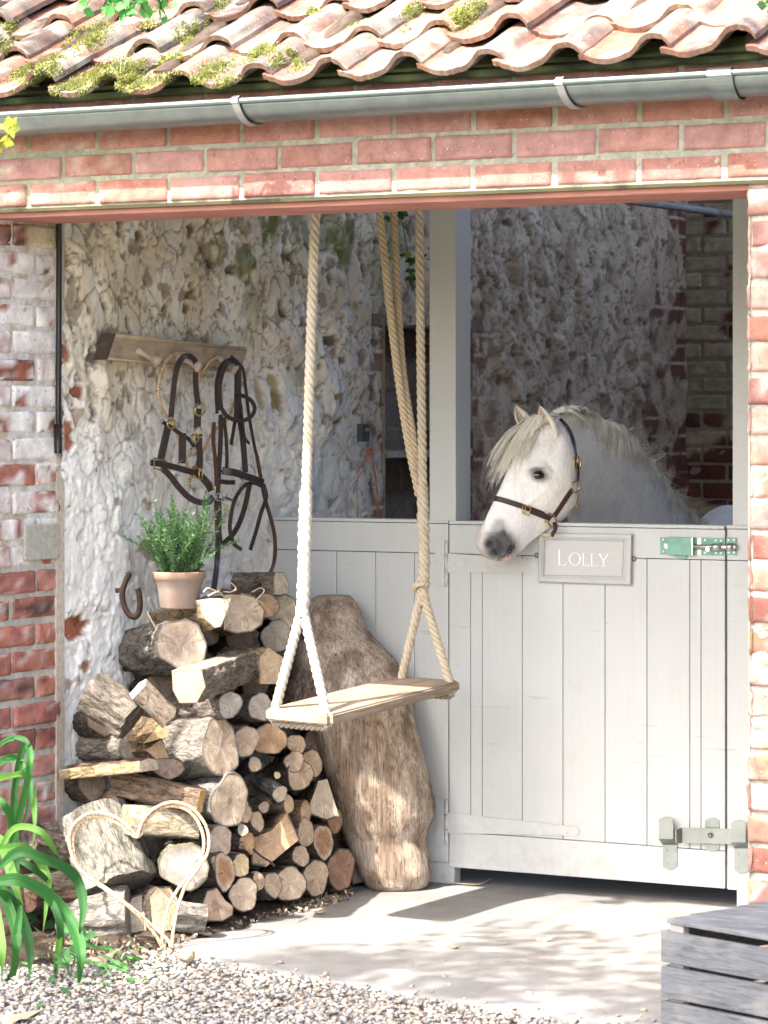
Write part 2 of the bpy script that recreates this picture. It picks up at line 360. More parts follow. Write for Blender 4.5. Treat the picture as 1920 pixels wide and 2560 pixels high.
# ================================================================ BUILDING
stable = empty('stable_building', (0, 0, 0)); tag(stable, 'old brick and flint stable with mossy pantile roof, zinc gutter and open front', 'stable')
def brick_wall(m, org, ud, vd, nd, width, height, L=.226, H=.0735, jo=.010, off=.113, phase=0., pal=None, colf=None, dj=.003, mort=(.50, .49, .42), headers=False, rows0=0, rough=.0012):
    """bricks with real recessed joints; org = bottom-left corner, bricks' faces stand on the plane"""
    org = np.asarray(org, float); ud, vd, nd = [np.asarray(a, float) for a in (ud, vd, nd)]
    nr = int(math.ceil(height/H)); gu = 9; gv = 5
    su = np.array([0, .03, .08, .25, .45, .6, .8, .95, 1.0]); su = np.concatenate([[0], [.018, .06], np.linspace(.2, .8, 5), [.94, .982], [1]]); gu = len(su)
    sv = np.array([0, .07, .2, .5, .8, .93, 1.0]); gv = len(sv)
    for r in range(nr):
        z0 = r*H+jo/2; z1 = (r+1)*H-jo/2
        if z0 >= height-.004: break
        z1 = min(z1, height)
        hd = headers and (r+rows0) % 2 == 1
        Lr = L/2 if hd else L
        x = -phase-(0 if (r+rows0) % 2 == 0 else off)
        if headers: x = -phase-((0 if not hd else L/4))
        while x < width:
            a = max(x+jo/2, 0); b = min(x+Lr-jo/2, width); x += Lr
            if b-a < .012: continue
            j = rng.normal(size=4)*.0011
            uu = a+j[0]+(b-a+j[1])*su; vv = z0+j[2]+(z1-z0+j[3])*sv
            UU, VV = np.meshgrid(uu, vv, indexing='ij')
            eu = np.minimum(su, 1-su)[:, None]*(b-a); ev = np.minimum(sv, 1-sv)[None]*(z1-z0)
            e = np.minimum(eu, ev); dep = -.009*(1-sstep(0, .0032, e))
            Pw = org+UU[..., None]*ud+VV[..., None]*vd
            ns = fbm(Pw.reshape(-1, 3)*38, 1, 3).reshape(UU.shape)
            inn = sstep(-.001, .004, e)
            dd = dj*rng.normal()*.6+dep+rough*ns*2
            sh = (1-inn)*.0016
            Pw = Pw+dd[..., None]*nd+(sh*ns)[..., None]*vd+(sh*ns[::-1])[..., None]*ud
            ctr = org+ud*(a+b)/2+vd*(z0+z1)/2
            if colf is not None: col = colf(Pw.reshape(-1, 3), ctr)
            else: col = np.asarray(pal[rng.integers(len(pal))])*rng.uniform(.85, 1.12)
            m.grid(Pw, col, 0, True, flip=(np.cross(ud, vd)@nd < 0))
    nu, nv = max(2, int(width/.012)), max(2, int(height/.012))
    u = np.linspace(0, width, nu); v = np.linspace(0, height, nv); UU, VV = np.meshgrid(u, v, indexing='ij')
    Pw = org+UU[..., None]*ud+VV[..., None]*vd; ns = fbm(Pw.reshape(-1, 3)*70, 1, 2).reshape(UU.shape)
    Pw = Pw+(-.0055+.0018*ns)[..., None]*nd
    mc = mort(Pw.reshape(-1, 3)) if callable(mort) else mort
    m.grid(Pw, mc, 1, True, flip=(np.cross(ud, vd)@nd < 0))
NEW = [(.31, .150, .125), (.335, .175, .15), (.29, .14, .12), (.325, .175, .16), (.285, .13, .10)]
def lint_col(P, c):
    b = np.array(NEW[rng.integers(len(NEW))])*rng.uniform(.9, 1.1); n = fbm(P*9, 1, 3)
    col = np.tile(b, (len(P), 1)); col = mixc(col, (.40, .27, .255), sstep(.25, .8, n)*.45)
    left = sstep(.75, .05, P[:, 0]); col = mixc(col, (.42, .40, .30), left*sstep(.0, .5, fbm(P*30, 1, 3, off=5))*.7)
    return col
def lint_mort(P):
    n = fbm(P*20, 1, 3); c = mixc((.29, .30, .24), (.38, .37, .31), sstep(-.5, .5, n)); return mixc(c, (.24, .26, .15), sstep(.8, 0., P[:, 0])*.6)
m = MB()
# lintel courses (front face of the wall above the opening), from X=-.6 to 3.2
Z0 = 2.0165
brick_wall(m, (-.6, 0, Z0), (1, 0, 0), (0, 0, 1), (0, -1, 0), 3.8, .31, L=.226, H=.0735, phase=(.226-((.1251+.6) % .226)) % .226, off=.113, colf=lint_col, mort=lint_mort)
m.box((1.3, .137, 2.16), (1.9, .131, .145), col=(.3, .28, .24), mi=1)
o = m.build('lintel_wall', [BRICK, MORTAR], stable); tag(o, 'red brick courses over the opening with greenish mortar')
# soffit plank
m = MB(); m.box((1.11, .142, 2.003), (1.71, .132, .009), col=(.43, .20, .165), bev=.002); m.box((1.1, .004, 2.0125), (1.72, .012, .0045), col=(.055, .05, .025))
MAT_SOF = grain_mat('red_plank', sc=(3, 60, 60), dark=.75); o = m.build('soffit_board', MAT_SOF, stable)
# right pillar and wall
def pil_col(P, c):
    pal = [(.26, .11, .085), (.28, .13, .10), (.235, .11, .095), (.31, .17, .125), (.27, .145, .125)]
    b = np.array(pal[rng.integers(5)])*rng.uniform(.85, 1.15); col = np.tile(b, (len(P), 1)); n = fbm(P*14, 1, 4); 
    col = mixc(col, (.46, .42, .385), sstep(.05, .45, n)*(.35+.45*sstep(1.0, .3, P[:, 2])))
    if rng.random() < .3: col = mixc(col, (.44, .31, .26), np.full(len(P), .6))
    if P[0, 2] < .9: col = mixc(col, (.33, .28, .13), sstep(.2, .6, fbm(P*17, 1, 3, off=9))*.6)
    return col
m = MB(); brick_wall(m, (2.219, 0, -.03), (1, 0, 0), (0, 0, 1), (0, -1, 0), 1.1, 2.045, L=.226, H=.0752, off=.113, phase=.11, colf=pil_col, mort=(.40, .385, .335), rough=.003, dj=.005)
m.box((2.77, .14, .99), (.549, .128, 1.02), col=(.45, .3, .25), mi=1)
brick_wall(m, (2.219, .268, -.03), (0, -1, 0), (0, 0, 1), (-1, 0, 0), .268, 2.04, L=.226, H=.0752, off=.113, colf=pil_col, mort=(.40, .385, .335), rough=.003)
o = m.build('brick_pillar', [BRICK, MORTAR], stable); tag(o, 'right hand brick pillar with whitish flaking bricks')
# ---- left pier (side wall, Y from -.05 to .336)
def pier_col(P, c):
    pal = [(.33, .13, .095), (.37, .16, .115), (.29, .115, .095), (.38, .19, .14), (.34, .16, .13), (.28, .10, .07)]
    b = np.array(pal[rng.integers(6)])*rng.uniform(.8, 1.2); n = fbm(P*24, 1, 4); n2 = fbm(P*9, 1, 4, off=31)
    col = mixc(b*.75, b*1.25, sstep(-.6, .6, n))
    if rng.random() < .35: col = mixc(col, (.06, .045, .045), sstep(.1, .5, fbm(P*np.array([10, 10, 34.]), 1, 3, off=c[2]*7))*.85)
    col = mixc(col, (.62, .58, .56), sstep(.25, .6, n2)*sstep(.30, .0, P[:, 2])*.0+sstep(.42, .6, fbm(P*60, 1, 3))*.5)
    z = c[2]; zz = 1.04+.2*rng.normal()*.5
    if z > 1.02 or (z > .93 and rng.random() < .4):            # limewashed, flaking
        k = rng.random(); bare = .42 if k < .8 else .0
        if z > 1.92: bare = .9; 
        ws = mixc((.80, .785, .76), (.64, .58, .55), sstep(-.4, .5, n2)); fl = sstep(bare-.04, bare+.06, fbm(P*11, 1, 4, off=c[1]*50))
        ed = sstep(.16, .08, P[:, 1]) if rng.random() < .6 else 0*n
        if z > 1.92: col = mixc(mixc(col, (.10, .05, .03), fl*0+.2), (.55, .48, .33), sstep(.17, .19, P[:, 1]))
        else: col = mixc(col, ws, np.clip(1-fl-.0*ed, 0, 1)*.92)
        if c[1] < .07: col = mixc(col, (.38, .24, .22), np.full(len(P), .55)*sstep(.5, -.2, n))
    elif z < .5: col = mixc(col, (.60, .56, .56), sstep(.0, .5, fbm(P*16, 1, 4, off=3))*.5)
    return col
def pier_mort(P):
    n = fbm(P*20, 1, 3); lo = mixc((.40, .38, .33), (.50, .47, .42), sstep(-.5, .5, n)); hi = mixc((.66, .65, .63), (.48, .43, .32), sstep(-.1, .5, n)); return mixc(lo, hi, sstep(.95, 1.15, P[:, 2]))
m = MB(); brick_wall(m, (0, -.06, -.02), (0, 1, 0), (0, 0, 1), (1, 0, 0), .396, 2.05, L=.236, H=.0745, off=.118, phase=.07, colf=pier_col, mort=pier_mort, jo=.012, rough=.0022, dj=.003)
# cement patch with a round of old brick
pc = at(105, 1355, 0, .004); m.box(pc+np.array([-.01, 0, 0]), (.014, .085, .05), col=(.42, .41, .36), mi=1, bev=.004)
m.box((-.13, .14, 1.0), (.12, .2, 1.02), col=(.4, .3, .25), mi=1); m.box((-.027, .338, 1.2), (.030, .02, 1.2), col=(.55, .48, .40), mi=1)
o = m.build('brick_pier', [BRICK, MORTAR], stable); tag(o, 'left brick pier, bare red below and flaking limewash above')
# ---- limewashed rubble side wall
def side_wall():
    def hole(y, z): return (2.30 < y < 2.98) and z < 1.77
    ys = []; y = .338
    while y < 5.03: ys.append(y); y += .0052+.0012*(y-.3)
    ys = np.array(ys); zs = np.arange(.02, 2.62, .0062)
    YY, ZZ = np.meshgrid(ys, zs, indexing='ij'); y = YY.ravel(); z = ZZ.ravel()
    p3 = np.stack([y, z, y*0], 1)
    wx = .5*fbm(p3*5, 1, 4); wy = .5*fbm(p3*5, 1, 4, off=40)
    # lumps lean: long axis tilted
    ca, sa = math.cos(-.45), math.sin(-.45)
    q = np.stack([(y*ca-z*sa)*1.0+wx*.07, (y*sa+z*ca)*.74+wy*.07], 1)
    f1, f2, idn = worley(q, 13.5); g1, g2, id2 = worley(q, 30., 5); b1, b2, id3 = worley(q*np.array([1, .8]), 6.5, 9)
    d = .020*np.maximum(0, 1-b1*1.15)*sstep(.35, .6, id3)+.010*np.sqrt(np.clip(1-f1*1.05, 0, 1))*(.2+1.1*idn)+.007*np.clip(1-g1, 0, 1)*id2
    rdg = np.abs(fbm(np.stack([q[:, 0]*9, q[:, 1]*9, y*0], 1), 1, 4, off=61)); d += .012*fbm(p3*6, 1, 5)+.0024*fbm(p3*36, 1, 4)+.0022*fbm(p3*110, 1, 2)-.0055*sstep(.09, .0, rdg)
    d = d*(.40+.85*sstep(-.35, .35, fbm(p3*1.9, 1, 3, off=71)))
    crev = sstep(.10, .0, (f2-f1))*sstep(.2, .6, idn+.3*wx)
    d -= .010*crev
    pit = sstep(.50, .72, fbm(p3*15, 1, 4, off=3)); d -= .02*pit
    # calmer surface low down (thick wash)
    low = sstep(1.35, .9, z)*sstep(1.4, .7, y); d = d*(1-.45*low); d = np.where(y < .352, np.maximum(d, .0125), d)
    lime = mixc((.82, .80, .765), (.90, .885, .85), sstep(-.5, .6, fbm(p3*4, 1, 3, off=8)))
    tan = mixc((.84, .77, .65), (.66, .56, .42), sstep(-.5, .6, fbm(p3*5, 1, 4, off=12)))
    old = mixc((.66, .53, .41), (.46, .35, .26), sstep(-.5, .6, fbm(p3*7, 1, 4, off=19)))
    hgt = z+.16*fbm(p3*2.2, 1, 4, off=2)-.10*(y-.4)
    c = mixc(lime, tan, sstep(1.25, 1.72, hgt))
    c = mixc(c, old, sstep(1.75, 2.7, y+.25*fbm(p3*2.5, 1, 3, off=6)))
    n4 = fbm(p3*11, 1, 5, off=22)
    up = sstep(1.05, 1.7, hgt)+sstep(1.6, 2.4, y)*.7
    c = mixc(c, (.17, .12, .075), sstep(.30, .52, n4)*np.clip(up, 0, 1)*.62); c = mixc(c, (.16, .12, .085), sstep(.055, .0, rdg)*np.clip(.30+up, 0, 1)*.75)
    c = mixc(c, (.16, .12, .08), crev*np.clip(.14+up, 0, 1)*.75)
    c = mixc(c, (.10, .08, .06), pit*np.clip(.2+up, 0, .85))
    # spots: flint, brick and stones showing through
    c = mixc(c, (.30, .20, .14), sstep(.62, .66, fbm(p3*8, 1, 3, off=77))*.75)
    c = mixc(c, (.12, .12, .12), sstep(.60, .68, fbm(p3*14, 1, 4, off=97))*sstep(.1, .5, fbm(p3*60, 1, 2))*.8)
    # algae patches by the ceiling
    for px, py, r, am in ((700, 565, .075, .9), (625, 655, .075, .8), (870, 610, .10, .8), (560, 540, .04, .6), (640, 770, .09, .4), (760, 540, .09, .7), (530, 575, .03, .7), (565, 630, .05, .6), (1000, 580, .16, .45), (960, 700, .10, .35), (820, 560, .1, .55)):
        a = at(px, py, 0, .02); rr = np.hypot(y-a[1], (z-a[2])*.8)+.06*n4+.02*fbm(p3*30, 1, 2)
        c = mixc(c, mixc((.10, .12, .02), (.28, .27, .08), sstep(-.3, .5, n4)), sstep(r, r*.35, rr)*am)
    # bare red brick ends beside the pier and low stone
    for px, py, ry, rz, cc in ((203, 1568, .075, .034, (.33, .12, .07)), (232, 1665, .025, .018, (.40, .19, .12)), (172, 640, .018, .09, (.33, .16, .09)), (176, 1090, .03, .05, (.35, .14, .08)), (205, 980, .03, .018, (.30, .12, .07)), (167, 1240, .02, .04, (.36, .16, .10)), (170, 870, .02, .04, (.36, .16, .10)), (165, 1780, .02, .015, (.4, .2, .14)), (600, 1500, .02, .015, (.4, .25, .16)), (590, 880, .03, .03, (.5, .38, .2)), (700, 985, .03, .06, (.52, .42, .26)), (483, 772, .016, .022, (.3, .22, .12)), (720, 770, .016, .03, (.42, .3, .18)), (660, 985, .03, .04, (.55, .46, .3))):
        a = at(px, py, 0, .02); e = ((y-a[1])/ry)**2+((z-a[2])/rz)**2+.9*fbm(p3*22, 1, 3, off=px)
        k = sstep(1.25, .95, e); c = mixc(c, mixc(cc, np.array(cc)*.6, sstep(-.2, .6, n4)), k); d = d-.012*k*(1-.0*e)
    # brick jamb either side of the recess
    jb = sstep(2.16, 2.22, y+.03*n4)*sstep(2.34, 2.31, y)+sstep(2.95, 2.98, y)*sstep(3.2, 3.1, y+.03*n4)
    jb = jb*sstep(1.83, 1.8, z); rowj = np.abs((z/.076) % 1-.5)
    bm_ = sstep(-.1, .3, fbm(p3*9, 1, 3, off=50)); c = mixc(c, (.20, .075, .05), jb*bm_*.75*(rowj < .42)); d = d*(1-.6*jb)
    # far end jamb: brick column at the corner
    fb = sstep(4.55, 4.65, y+.06*n4); c = mixc(c, (.16, .06, .055), fb*sstep(.0, .25, fbm(p3*4.5, 1, 3, off=33))*(np.abs((z/.076) % 1-.5) < .43)*.9); d = d*(1-.5*fb)
    P = np.stack([d-.012, y, z], 1).reshape(len(ys), len(zs), 3)
    nz = len(zs); idx = np.arange(len(ys)*nz).reshape(len(ys), nz)
    q = np.stack([idx[:-1, :-1], idx[1:, :-1], idx[1:, 1:], idx[:-1, 1:]], -1).reshape(-1, 4)
    yc = YY[:-1, :-1].ravel(); zc = ZZ[:-1, :-1].ravel(); wob = .015*perlin(np.stack([zc*9, zc*0, yc*0], 1))
    keep = ~((yc+wob > 2.31) & (yc+wob < 2.97) & (zc+wob < 1.765))
    m = MB(); m.add(P.reshape(-1, 3), q[keep], c, 0, True)
    t = NT('rubble_limewash'); cc = t.attr()
    cc = t.mix(1., cc, t.ramp(t.noise(28, 7, .65), [(.28, .86), (.7, 1.08)]), 'MULTIPLY')
    cc = t.mix(t.ramp(t.noise(75, 5, .7), [(.68, 0), (.75, .55)]), cc, (.14, .10, .07))
    t.bump(t.noise(45, 7, .65), .45, .006); t.bump(t.noise(200, 4), .3, .002)
    mt = t.fin(cc, .95, 0, .12)
    o = m.build('rubble_wall', mt, stable); tag(o, 'bumpy limewashed flint wall, white below and tan with green algae above')
    return o
side = side_wall()
# recess: brick back, side faces, plank shelves
OLD = [(.22, .12, .09), (.30, .22, .18), (.38, .33, .28), (.26, .17, .14), (.18, .10, .08), (.42, .38, .33)]
m = MB(); brick_wall(m, (-.2, 2.2, 0), (0, 1, 0), (0, 0, 1), (1, 0, 0), .9, 1.85, L=.29, H=.118, off=.145, pal=[(.20, .15, .125), (.27, .22, .185), (.24, .19, .16), (.16, .125, .11)], mort=(.26, .23, .2), rough=.004, dj=.01)
brick_wall(m, (-.2, 2.31, 0), (1, 0, 0), (0, 0, 1), (0, 1, 0), .2, 1.78, H=.078, pal=OLD, mort=(.4, .36, .3), rough=.003)
brick_wall(m, (-.2, 2.97, 0), (1, 0, 0), (0, 0, 1), (0, -1, 0), .2, 1.78, H=.078, pal=OLD, mort=(.4, .36, .3), rough=.003)
m.box((-.1, 2.64, 1.78), (.1, .42, .02), col=(.2, .15, .11)); m.box((-.3, 2.6, 1.3), (.09, 2.5, 1.35), col=(.2, .17, .14), mi=1)
m.box((-.08, 2.64, 1.32), (.085, .325, .012), col=(.42, .38, .32)); 
o = m.build('wall_recess', [BRICK, MORTAR], stable); tag(o, 'dark brick lined recess in the flint wall')
# back wall (Y=5.01), partly limewashed brick
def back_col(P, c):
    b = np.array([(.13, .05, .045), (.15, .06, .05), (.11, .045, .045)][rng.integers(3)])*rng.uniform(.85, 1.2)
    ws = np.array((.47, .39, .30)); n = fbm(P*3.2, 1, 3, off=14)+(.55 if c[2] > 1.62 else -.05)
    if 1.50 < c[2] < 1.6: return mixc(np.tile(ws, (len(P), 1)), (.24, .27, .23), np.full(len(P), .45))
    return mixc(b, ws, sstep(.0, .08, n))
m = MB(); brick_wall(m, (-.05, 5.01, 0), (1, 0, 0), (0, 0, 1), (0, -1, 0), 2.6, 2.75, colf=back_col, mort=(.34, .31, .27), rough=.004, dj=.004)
m.box((1.2, 5.12, 1.35), (1.3, .1, 1.35), col=(.3, .25, .2), mi=1)
o = m.build('back_wall', [BRICK, MORTAR], stable)
m = MB(); brick_wall(m, (2.42, 5.0, 0), (0, -1, 0), (0, 0, 1), (-1, 0, 0), 4.75, 2.75, L=.45, H=.15, pal=OLD, mort=(.34, .31, .27), rough=.004)
m.box((2.53, 2.63, 1.35), (.1, 2.36, 1.35), col=(.3, .25, .2), mi=1); o = m.build('inner_wall', [BRICK, MORTAR], stable)
# timbers under the roof, deck
TIM = grain_mat('old_timber', sc=(60, 3, 60), dark=.5)
SL = math.tan(math.radians(28.5)); 
m = MB()
for x in np.arange(.15, 2.5, .42): 
    a = np.array([x, -.02, 2.34]); b = np.array([x, 5.1, 2.34+5.12*SL]); m.tube([a, b], .035, 6, (.12, .085, .06))
m.box((1.2, .14, 2.345), (1.9, .13, .022), col=(.2, .15, .1)); 
o = m.build('rafters', TIM, stable)
pa = at(1560, 500, 1, 3.0); pb = at(1860, 540, 1, 4.6); m = MB(); m.tube([pa, pb], .014, 8, (.34, .32, .3)); o = m.build('roof_pole', TIM, stable)
# beam the swing hangs from
m = MB(); m.box((.66, .86, 2.22), (.05, .56, .05), col=(.2, .15, .1), bev=.006); o = m.build('swing_beam', TIM, stable)
# ---- roof
RY0, RZ0 = -.12, 2.288
cr, sr = math.cos(math.radians(28.5)), math.sin(math.radians(28.5))
def roof_pt(x, s, h): return np.stack([x, RY0+s*cr-h*sr, RZ0+s*sr+h*cr], -1)
tile_phase = .2205; TX0 = .072
def pan(t):                                                   # height of the pantile profile, t in metres over 0...245
    k = np.clip(t/.2205, 0, 1)
    return np.where(k < .62, -.011*np.sin(np.pi*np.clip(k/.62, 0, 1))+.003*(k < 0), 0)+.032*sstep(.58, .79, k)+.006*np.sin(np.pi*np.clip((k-.74)/.26, 0, 1))
m = MB(); tr = random.Random(3)
def tile_col(P, x, r):
    base = [(.225, .11, .078), (.245, .13, .095), (.195, .11, .087), (.255, .155, .115), (.155, .10, .087)][tr.randrange(5)]
    n = fbm(P*14, 1, 4, off=x*9+r); n2 = fbm(P*5, 1, 3, off=7)
    c = mixc(base, (.30, .275, .225), sstep(-.2, .45, n2+.3*n)*.8)
    c = mixc(c, (.10, .085, .08), sstep(.1, .5, n)*.75); n9 = fbm(P*46, 1, 4, off=x); c = mixc(c, (.08, .07, .062), sstep(.25, .5, n9)*.6)
    dk = sstep(.75, -.1, P[:, 0])*sstep(.0, .5, P[:, 1]*1.2+.28-.1*P[:, 0]); c = mixc(c, (.09, .08, .07), dk*.72*sstep(-.5, .3, n))  # tree shade over the upper left roof painted into the tile colour
    kx = ((P[:, 0]-x)/.2205); c = mixc(c, np.array(base)*np.array([1.15, .85, .75]), sstep(.17, .10, kx)*.85)
    c = mixc(c, (.46, .45, .37), sstep(.55, .62, fbm(P*34, 1, 2, off=2))*.7)
    return c
rows = [0, .205, .475, .76, 1.05, 1.34, 1.64, 2.08, 2.4, 2.7, 3.0, 3.4, 3.8, 4.3]
for r, s0 in enumerate(rows[:7]):
    x = TX0-6*.2205; kk = -6
    while x < 3.1:
        lift = .006+tr.uniform(-.003, .006); ln = .37; yaw = tr.gauss(0, .012); sj = tr.gauss(0, .008); xj = tr.gauss(0, .004); tilt = tr.gauss(0, .006)
        tt = np.linspace(-.006, .2365, 26); ss = np.concatenate([[0, .004], np.linspace(.02, ln, 9)])
        T, S = np.meshgrid(tt, ss, indexing='ij')
        hh = pan(T)+.036*(1-S/ln)+lift+tilt*(T/.22)
        hh = np.where(T > .2205, hh-1.6*(T-.2205), hh)
        nz = np.stack([T+x, S+s0, T*0], -1).reshape(-1, 3); wn_ = fbm(nz*18, 1, 3).reshape(T.shape); hh = hh+.0022*wn_
        edge_w = .006*fbm(np.stack([tt*60+x*31, tt*0+r*3.1, tt*0], 1), 1, 3)
        arc = -.022*np.exp(-((tt/.2205-.34)/.26)**2)+.006                  # nose is rounded
        SS = S+s0+sj+(edge_w+arc)[:, None]*(1-np.clip(S/.03, 0, 1))
        top = roof_pt(x+xj+T+yaw*S, SS, hh); bot = roof_pt(x+xj+T+yaw*S, SS+.002, hh-.0150)
        col = tile_col(top.reshape(-1, 3), x, r)
        m.grid(top, col, 0, True, flip=False); m.grid(bot, col*.8, 0, True, flip=True)
        fr = np.stack([top[:, 0], bot[:, 0]], 1); m.grid(fr, mixc(col.reshape(26, 11, 3)[:, 0], (.30, .17, .12), np.full(26, .6)).repeat(2, 0), 0, False)
        for jj in (0, -1):
            sd = np.stack([top[jj], bot[jj]], 1); m.grid(sd, col.reshape(26, 11, 3)[jj].repeat(2, 0), 0, False, flip=(jj == 0))
        x += .2205; kk += 1
t = NT('clay_tile'); c = t.attr(); c = t.mix(1., c, t.ramp(t.noise(30, 7, .7), [(.3, .72), (.7, 1.18)]), 'MULTIPLY')
c = t.mix(t.ramp(t.noise(120, 4), [(.64, 0), (.7, .6)]), c, (.46, .44, .39)); c = t.mix(t.ramp(t.noise(60, 4), [(.66, 0), (.72, .6)]), c, (.10, .08, .07))
t.bump(t.noise(90, 6, .7), .5, .004); MAT_TILE = t.fin(c, .9, 0, .2)
roof = m.build('roof', MAT_TILE, stable, fixn=True); tag(roof, 'clay pantile roof, pinkish and lichen spotted')
m = MB(); m.add([(-1.4, -.05, 2.315), (3.1, -.05, 2.315), (3.1, 5.2, 2.315+5.25*SL), (-1.4, 5.2, 2.315+5.25*SL)], [[0, 1, 2, 3]], (.10, .08, .06)); o = m.build('roof_deck', TIM, stable)
m = MB(); e = np.array([2.27+.0*0]); 
# tilting fillet under the tiles, mossy
fx = np.linspace(-.6, 3.1, 90); fz = 2.340+.006*fbm(np.stack([fx*6, fx*0, fx*0], 1)); P = np.zeros((90, 4, 3))
for k, (yy, dz) in enumerate(((-.004, -.03), (-.03, -.028), (-.035, .0), (-.0, .03))): P[:, k, 0] = fx; P[:, k, 1] = yy; P[:, k, 2] = fz+dz-.008
cl = mixc((.05, .055, .035), (.20, .24, .12), sstep(-.3, .5, fbm(np.stack([fx*8, fx*0, fx*0], 1), 1, 3))).repeat(4, 0); m.grid(P, cl, 0, False, flip=True)
o = m.build('eaves_board', VC, stable)
dg = bpy.context.evaluated_depsgraph_get(); dg.update()
def bvh_of(o):
    me = o.data; M = Matrix.Translation(Vector((0, 0, 0)))
    vs = [v.co.copy() for v in me.vertices]; return BVHTree.FromPolygons(vs, [tuple(p.vertices) for p in me.polygons])
rb = bvh_of(roof)
def moss():
    m = MB(); blobs = [(95, 185, 55, 22), (130, 150, 30, 12), (215, 95, 50, 26), (255, 65, 35, 14), (190, 215, 60, 20), (150, 225, 50, 12), (235, 190, 45, 16), (290, 165, 40, 18), (335, 170, 35, 14), (370, 65, 20, 10), (320, 200, 50, 16), (345, 215, 45, 10), (480, 75, 40, 22), (470, 100, 25, 15), (430, 150, 45, 12), (540, 170, 45, 18), (510, 190, 40, 14), (650, 130, 50, 12), (655, 122, 30, 8), (550, 12, 30, 12), (1030, 30, 28, 16), (1160, 42, 38, 26), (1015, 75, 14, 8), (780, 30, 18, 8), (700, 150, 30, 16), (10, 110, 25, 18), (20, 70, 25, 14), (60, 180, 40, 12), (720, 130, 22, 10), (880, 55, 24, 10), (565, 205, 30, 10), (745, 160, 30, 14), (1190, 15, 30, 14), (250, 230, 40, 10), (400, 200, 40, 12)]
    nb = len(blobs); sz = np.array([b[2]*b[3] for b in blobs], float)
    for (bx, by, rx, ry) in blobs:
        rx, ry = rx*1.15, ry*1.15; cnt = int(rx*ry*1.3)
        hue = rng.random()
        for k in range(cnt):
            a = rng.uniform(0, 6.28); q = abs(rng.normal())*.5
            if q > 1.3: continue
            u = math.cos(a)*q; v = math.sin(a)*q; x = bx+rx*u+ry*v*.6; y = by+ry*v-rx*u*.42
            rr = ray(x, y); hit = rb.ray_cast(V(CAM), V(rr).normalized(), 20)
            if hit[0] is None: continue
            p = np.array(hit[0]); n = np.array(hit[1]); n = n if n@rr < 0 else -n
            pn = perlin(np.array([[p[0]*30, p[1]*30, 0.]]))[0]
            if pn < -.25: continue
            h = rng.uniform(.006, .015)*(1.1-min(q, 1)*.5); w = rng.uniform(.0016, .0032)
            d = n+rng.normal(size=3)*.45; d /= np.linalg.norm(d)
            s = np.cross(d, rng.normal(size=3)); s /= np.linalg.norm(s); s2 = np.cross(d, s)
            c = mixc((.13, .15, .03), (.30, .31, .07), rng.random()) if rng.random() < .6+.3*hue else mixc((.25, .25, .18), (.36, .36, .29), rng.random())
            c = c*rng.uniform(.6, 1.15)
            m.add([p+s*w-n*.001, p-s*.5*w+s2*w*.8-n*.001, p-s*.5*w-s2*w*.8-n*.001, p+d*h], [[0, 1, 3], [1, 2, 3], [2, 0, 3]], c, 0, False)
    o = m.build('moss', flat_vc, stable); o.parent = roof; o['kind'] = 'stuff'; return o
flat_vc = vc_mat('moss_tufts', .95, (), (), .1)
ms = moss()
# gutter
m = MB(); a = np.linspace(math.radians(-172), math.radians(8), 22); gr = .056; gy, gz = -.088, 2.264
pr = [(gy-gr*math.cos(q)*-1, gz+gr*math.sin(q)) for q in a]
pr = [(gy+gr*math.cos(q), gz+gr*math.sin(q)) for q in a]
pr_in = [(gy+(gr-.003)*math.cos(q), gz+(gr-.003)*math.sin(q)) for q in a][::-1]
gx0, gx1 = -.6, 3.2
prof = np.array(pr+pr_in)
m.grid(np.array([[(x, p[0], p[1]) for x in np.linspace(gx0, gx1, 40)] for p in prof]), None, 0, True, cu=True)
by_, bz_ = gy+gr*math.cos(a[0]), gz+gr*math.sin(a[0])+.004
m.tube([(x, by_-.002, bz_) for x in np.linspace(gx0, gx1, 40)], .0085, 12)
gut = m.build('gutter', ZINC, stable, fixn=True); tag(gut, 'zinc half round gutter')
def gbr(px, w, union=False):
    x = at(px, 250, 1, gy-gr)[0]; m = MB(); rr = gr+.0035; aa = np.linspace(math.radians(-178), math.radians(-62 if not union else -20), 18)
    out = [(gy+rr*math.cos(q), gz+rr*math.sin(q)) for q in aa]; inn = [(gy+(rr+.004)*math.cos(q), gz+(rr+.004)*math.sin(q)) for q in aa][::-1]
    hk = [(by_-.013, bz_-.004), (by_-.013, bz_+.008), (by_-.002, bz_+.0125), (by_+.010, bz_+.008)]
    band = inn[::-1]; full = [(by_+.012, bz_+.004), (by_+.008, bz_+.0115), (by_-.004, bz_+.0135), (by_-.014, bz_+.007), (by_-.0145, bz_-.006)]+band
    P = []
    for i, (yy, zz) in enumerate(full):
        sh = 0 if union else .030*max(0, (i-6)/len(full))
        P.append([(x+sh-w/2, yy, zz), (x+sh+w/2, yy, zz)])
    P = np.array(P); Q = P.copy(); cen = np.array([0, gy, gz]); dv = (P-cen)[..., 1:]; dv = dv/np.linalg.norm(dv, axis=-1)[..., None]; Q[..., 1:] -= dv*.0028
    m.grid(P, None, 0, False); m.grid(Q, None, 0, False, flip=True); m.grid(np.stack([P[:, 0], Q[:, 0]], 1), None, 0, False); m.grid(np.stack([P[:, 1], Q[:, 1]], 1), None, 0, False)
    o = m.build('gutter_bracket' if not union else 'gutter_union', ZINC if union else metal_mat('grey_bracket', (.45, .46, .47), .5), stable); o.parent = gut; return o
gbr(592, .020); gbr(1402, .020); gbr(1802, .062, True)
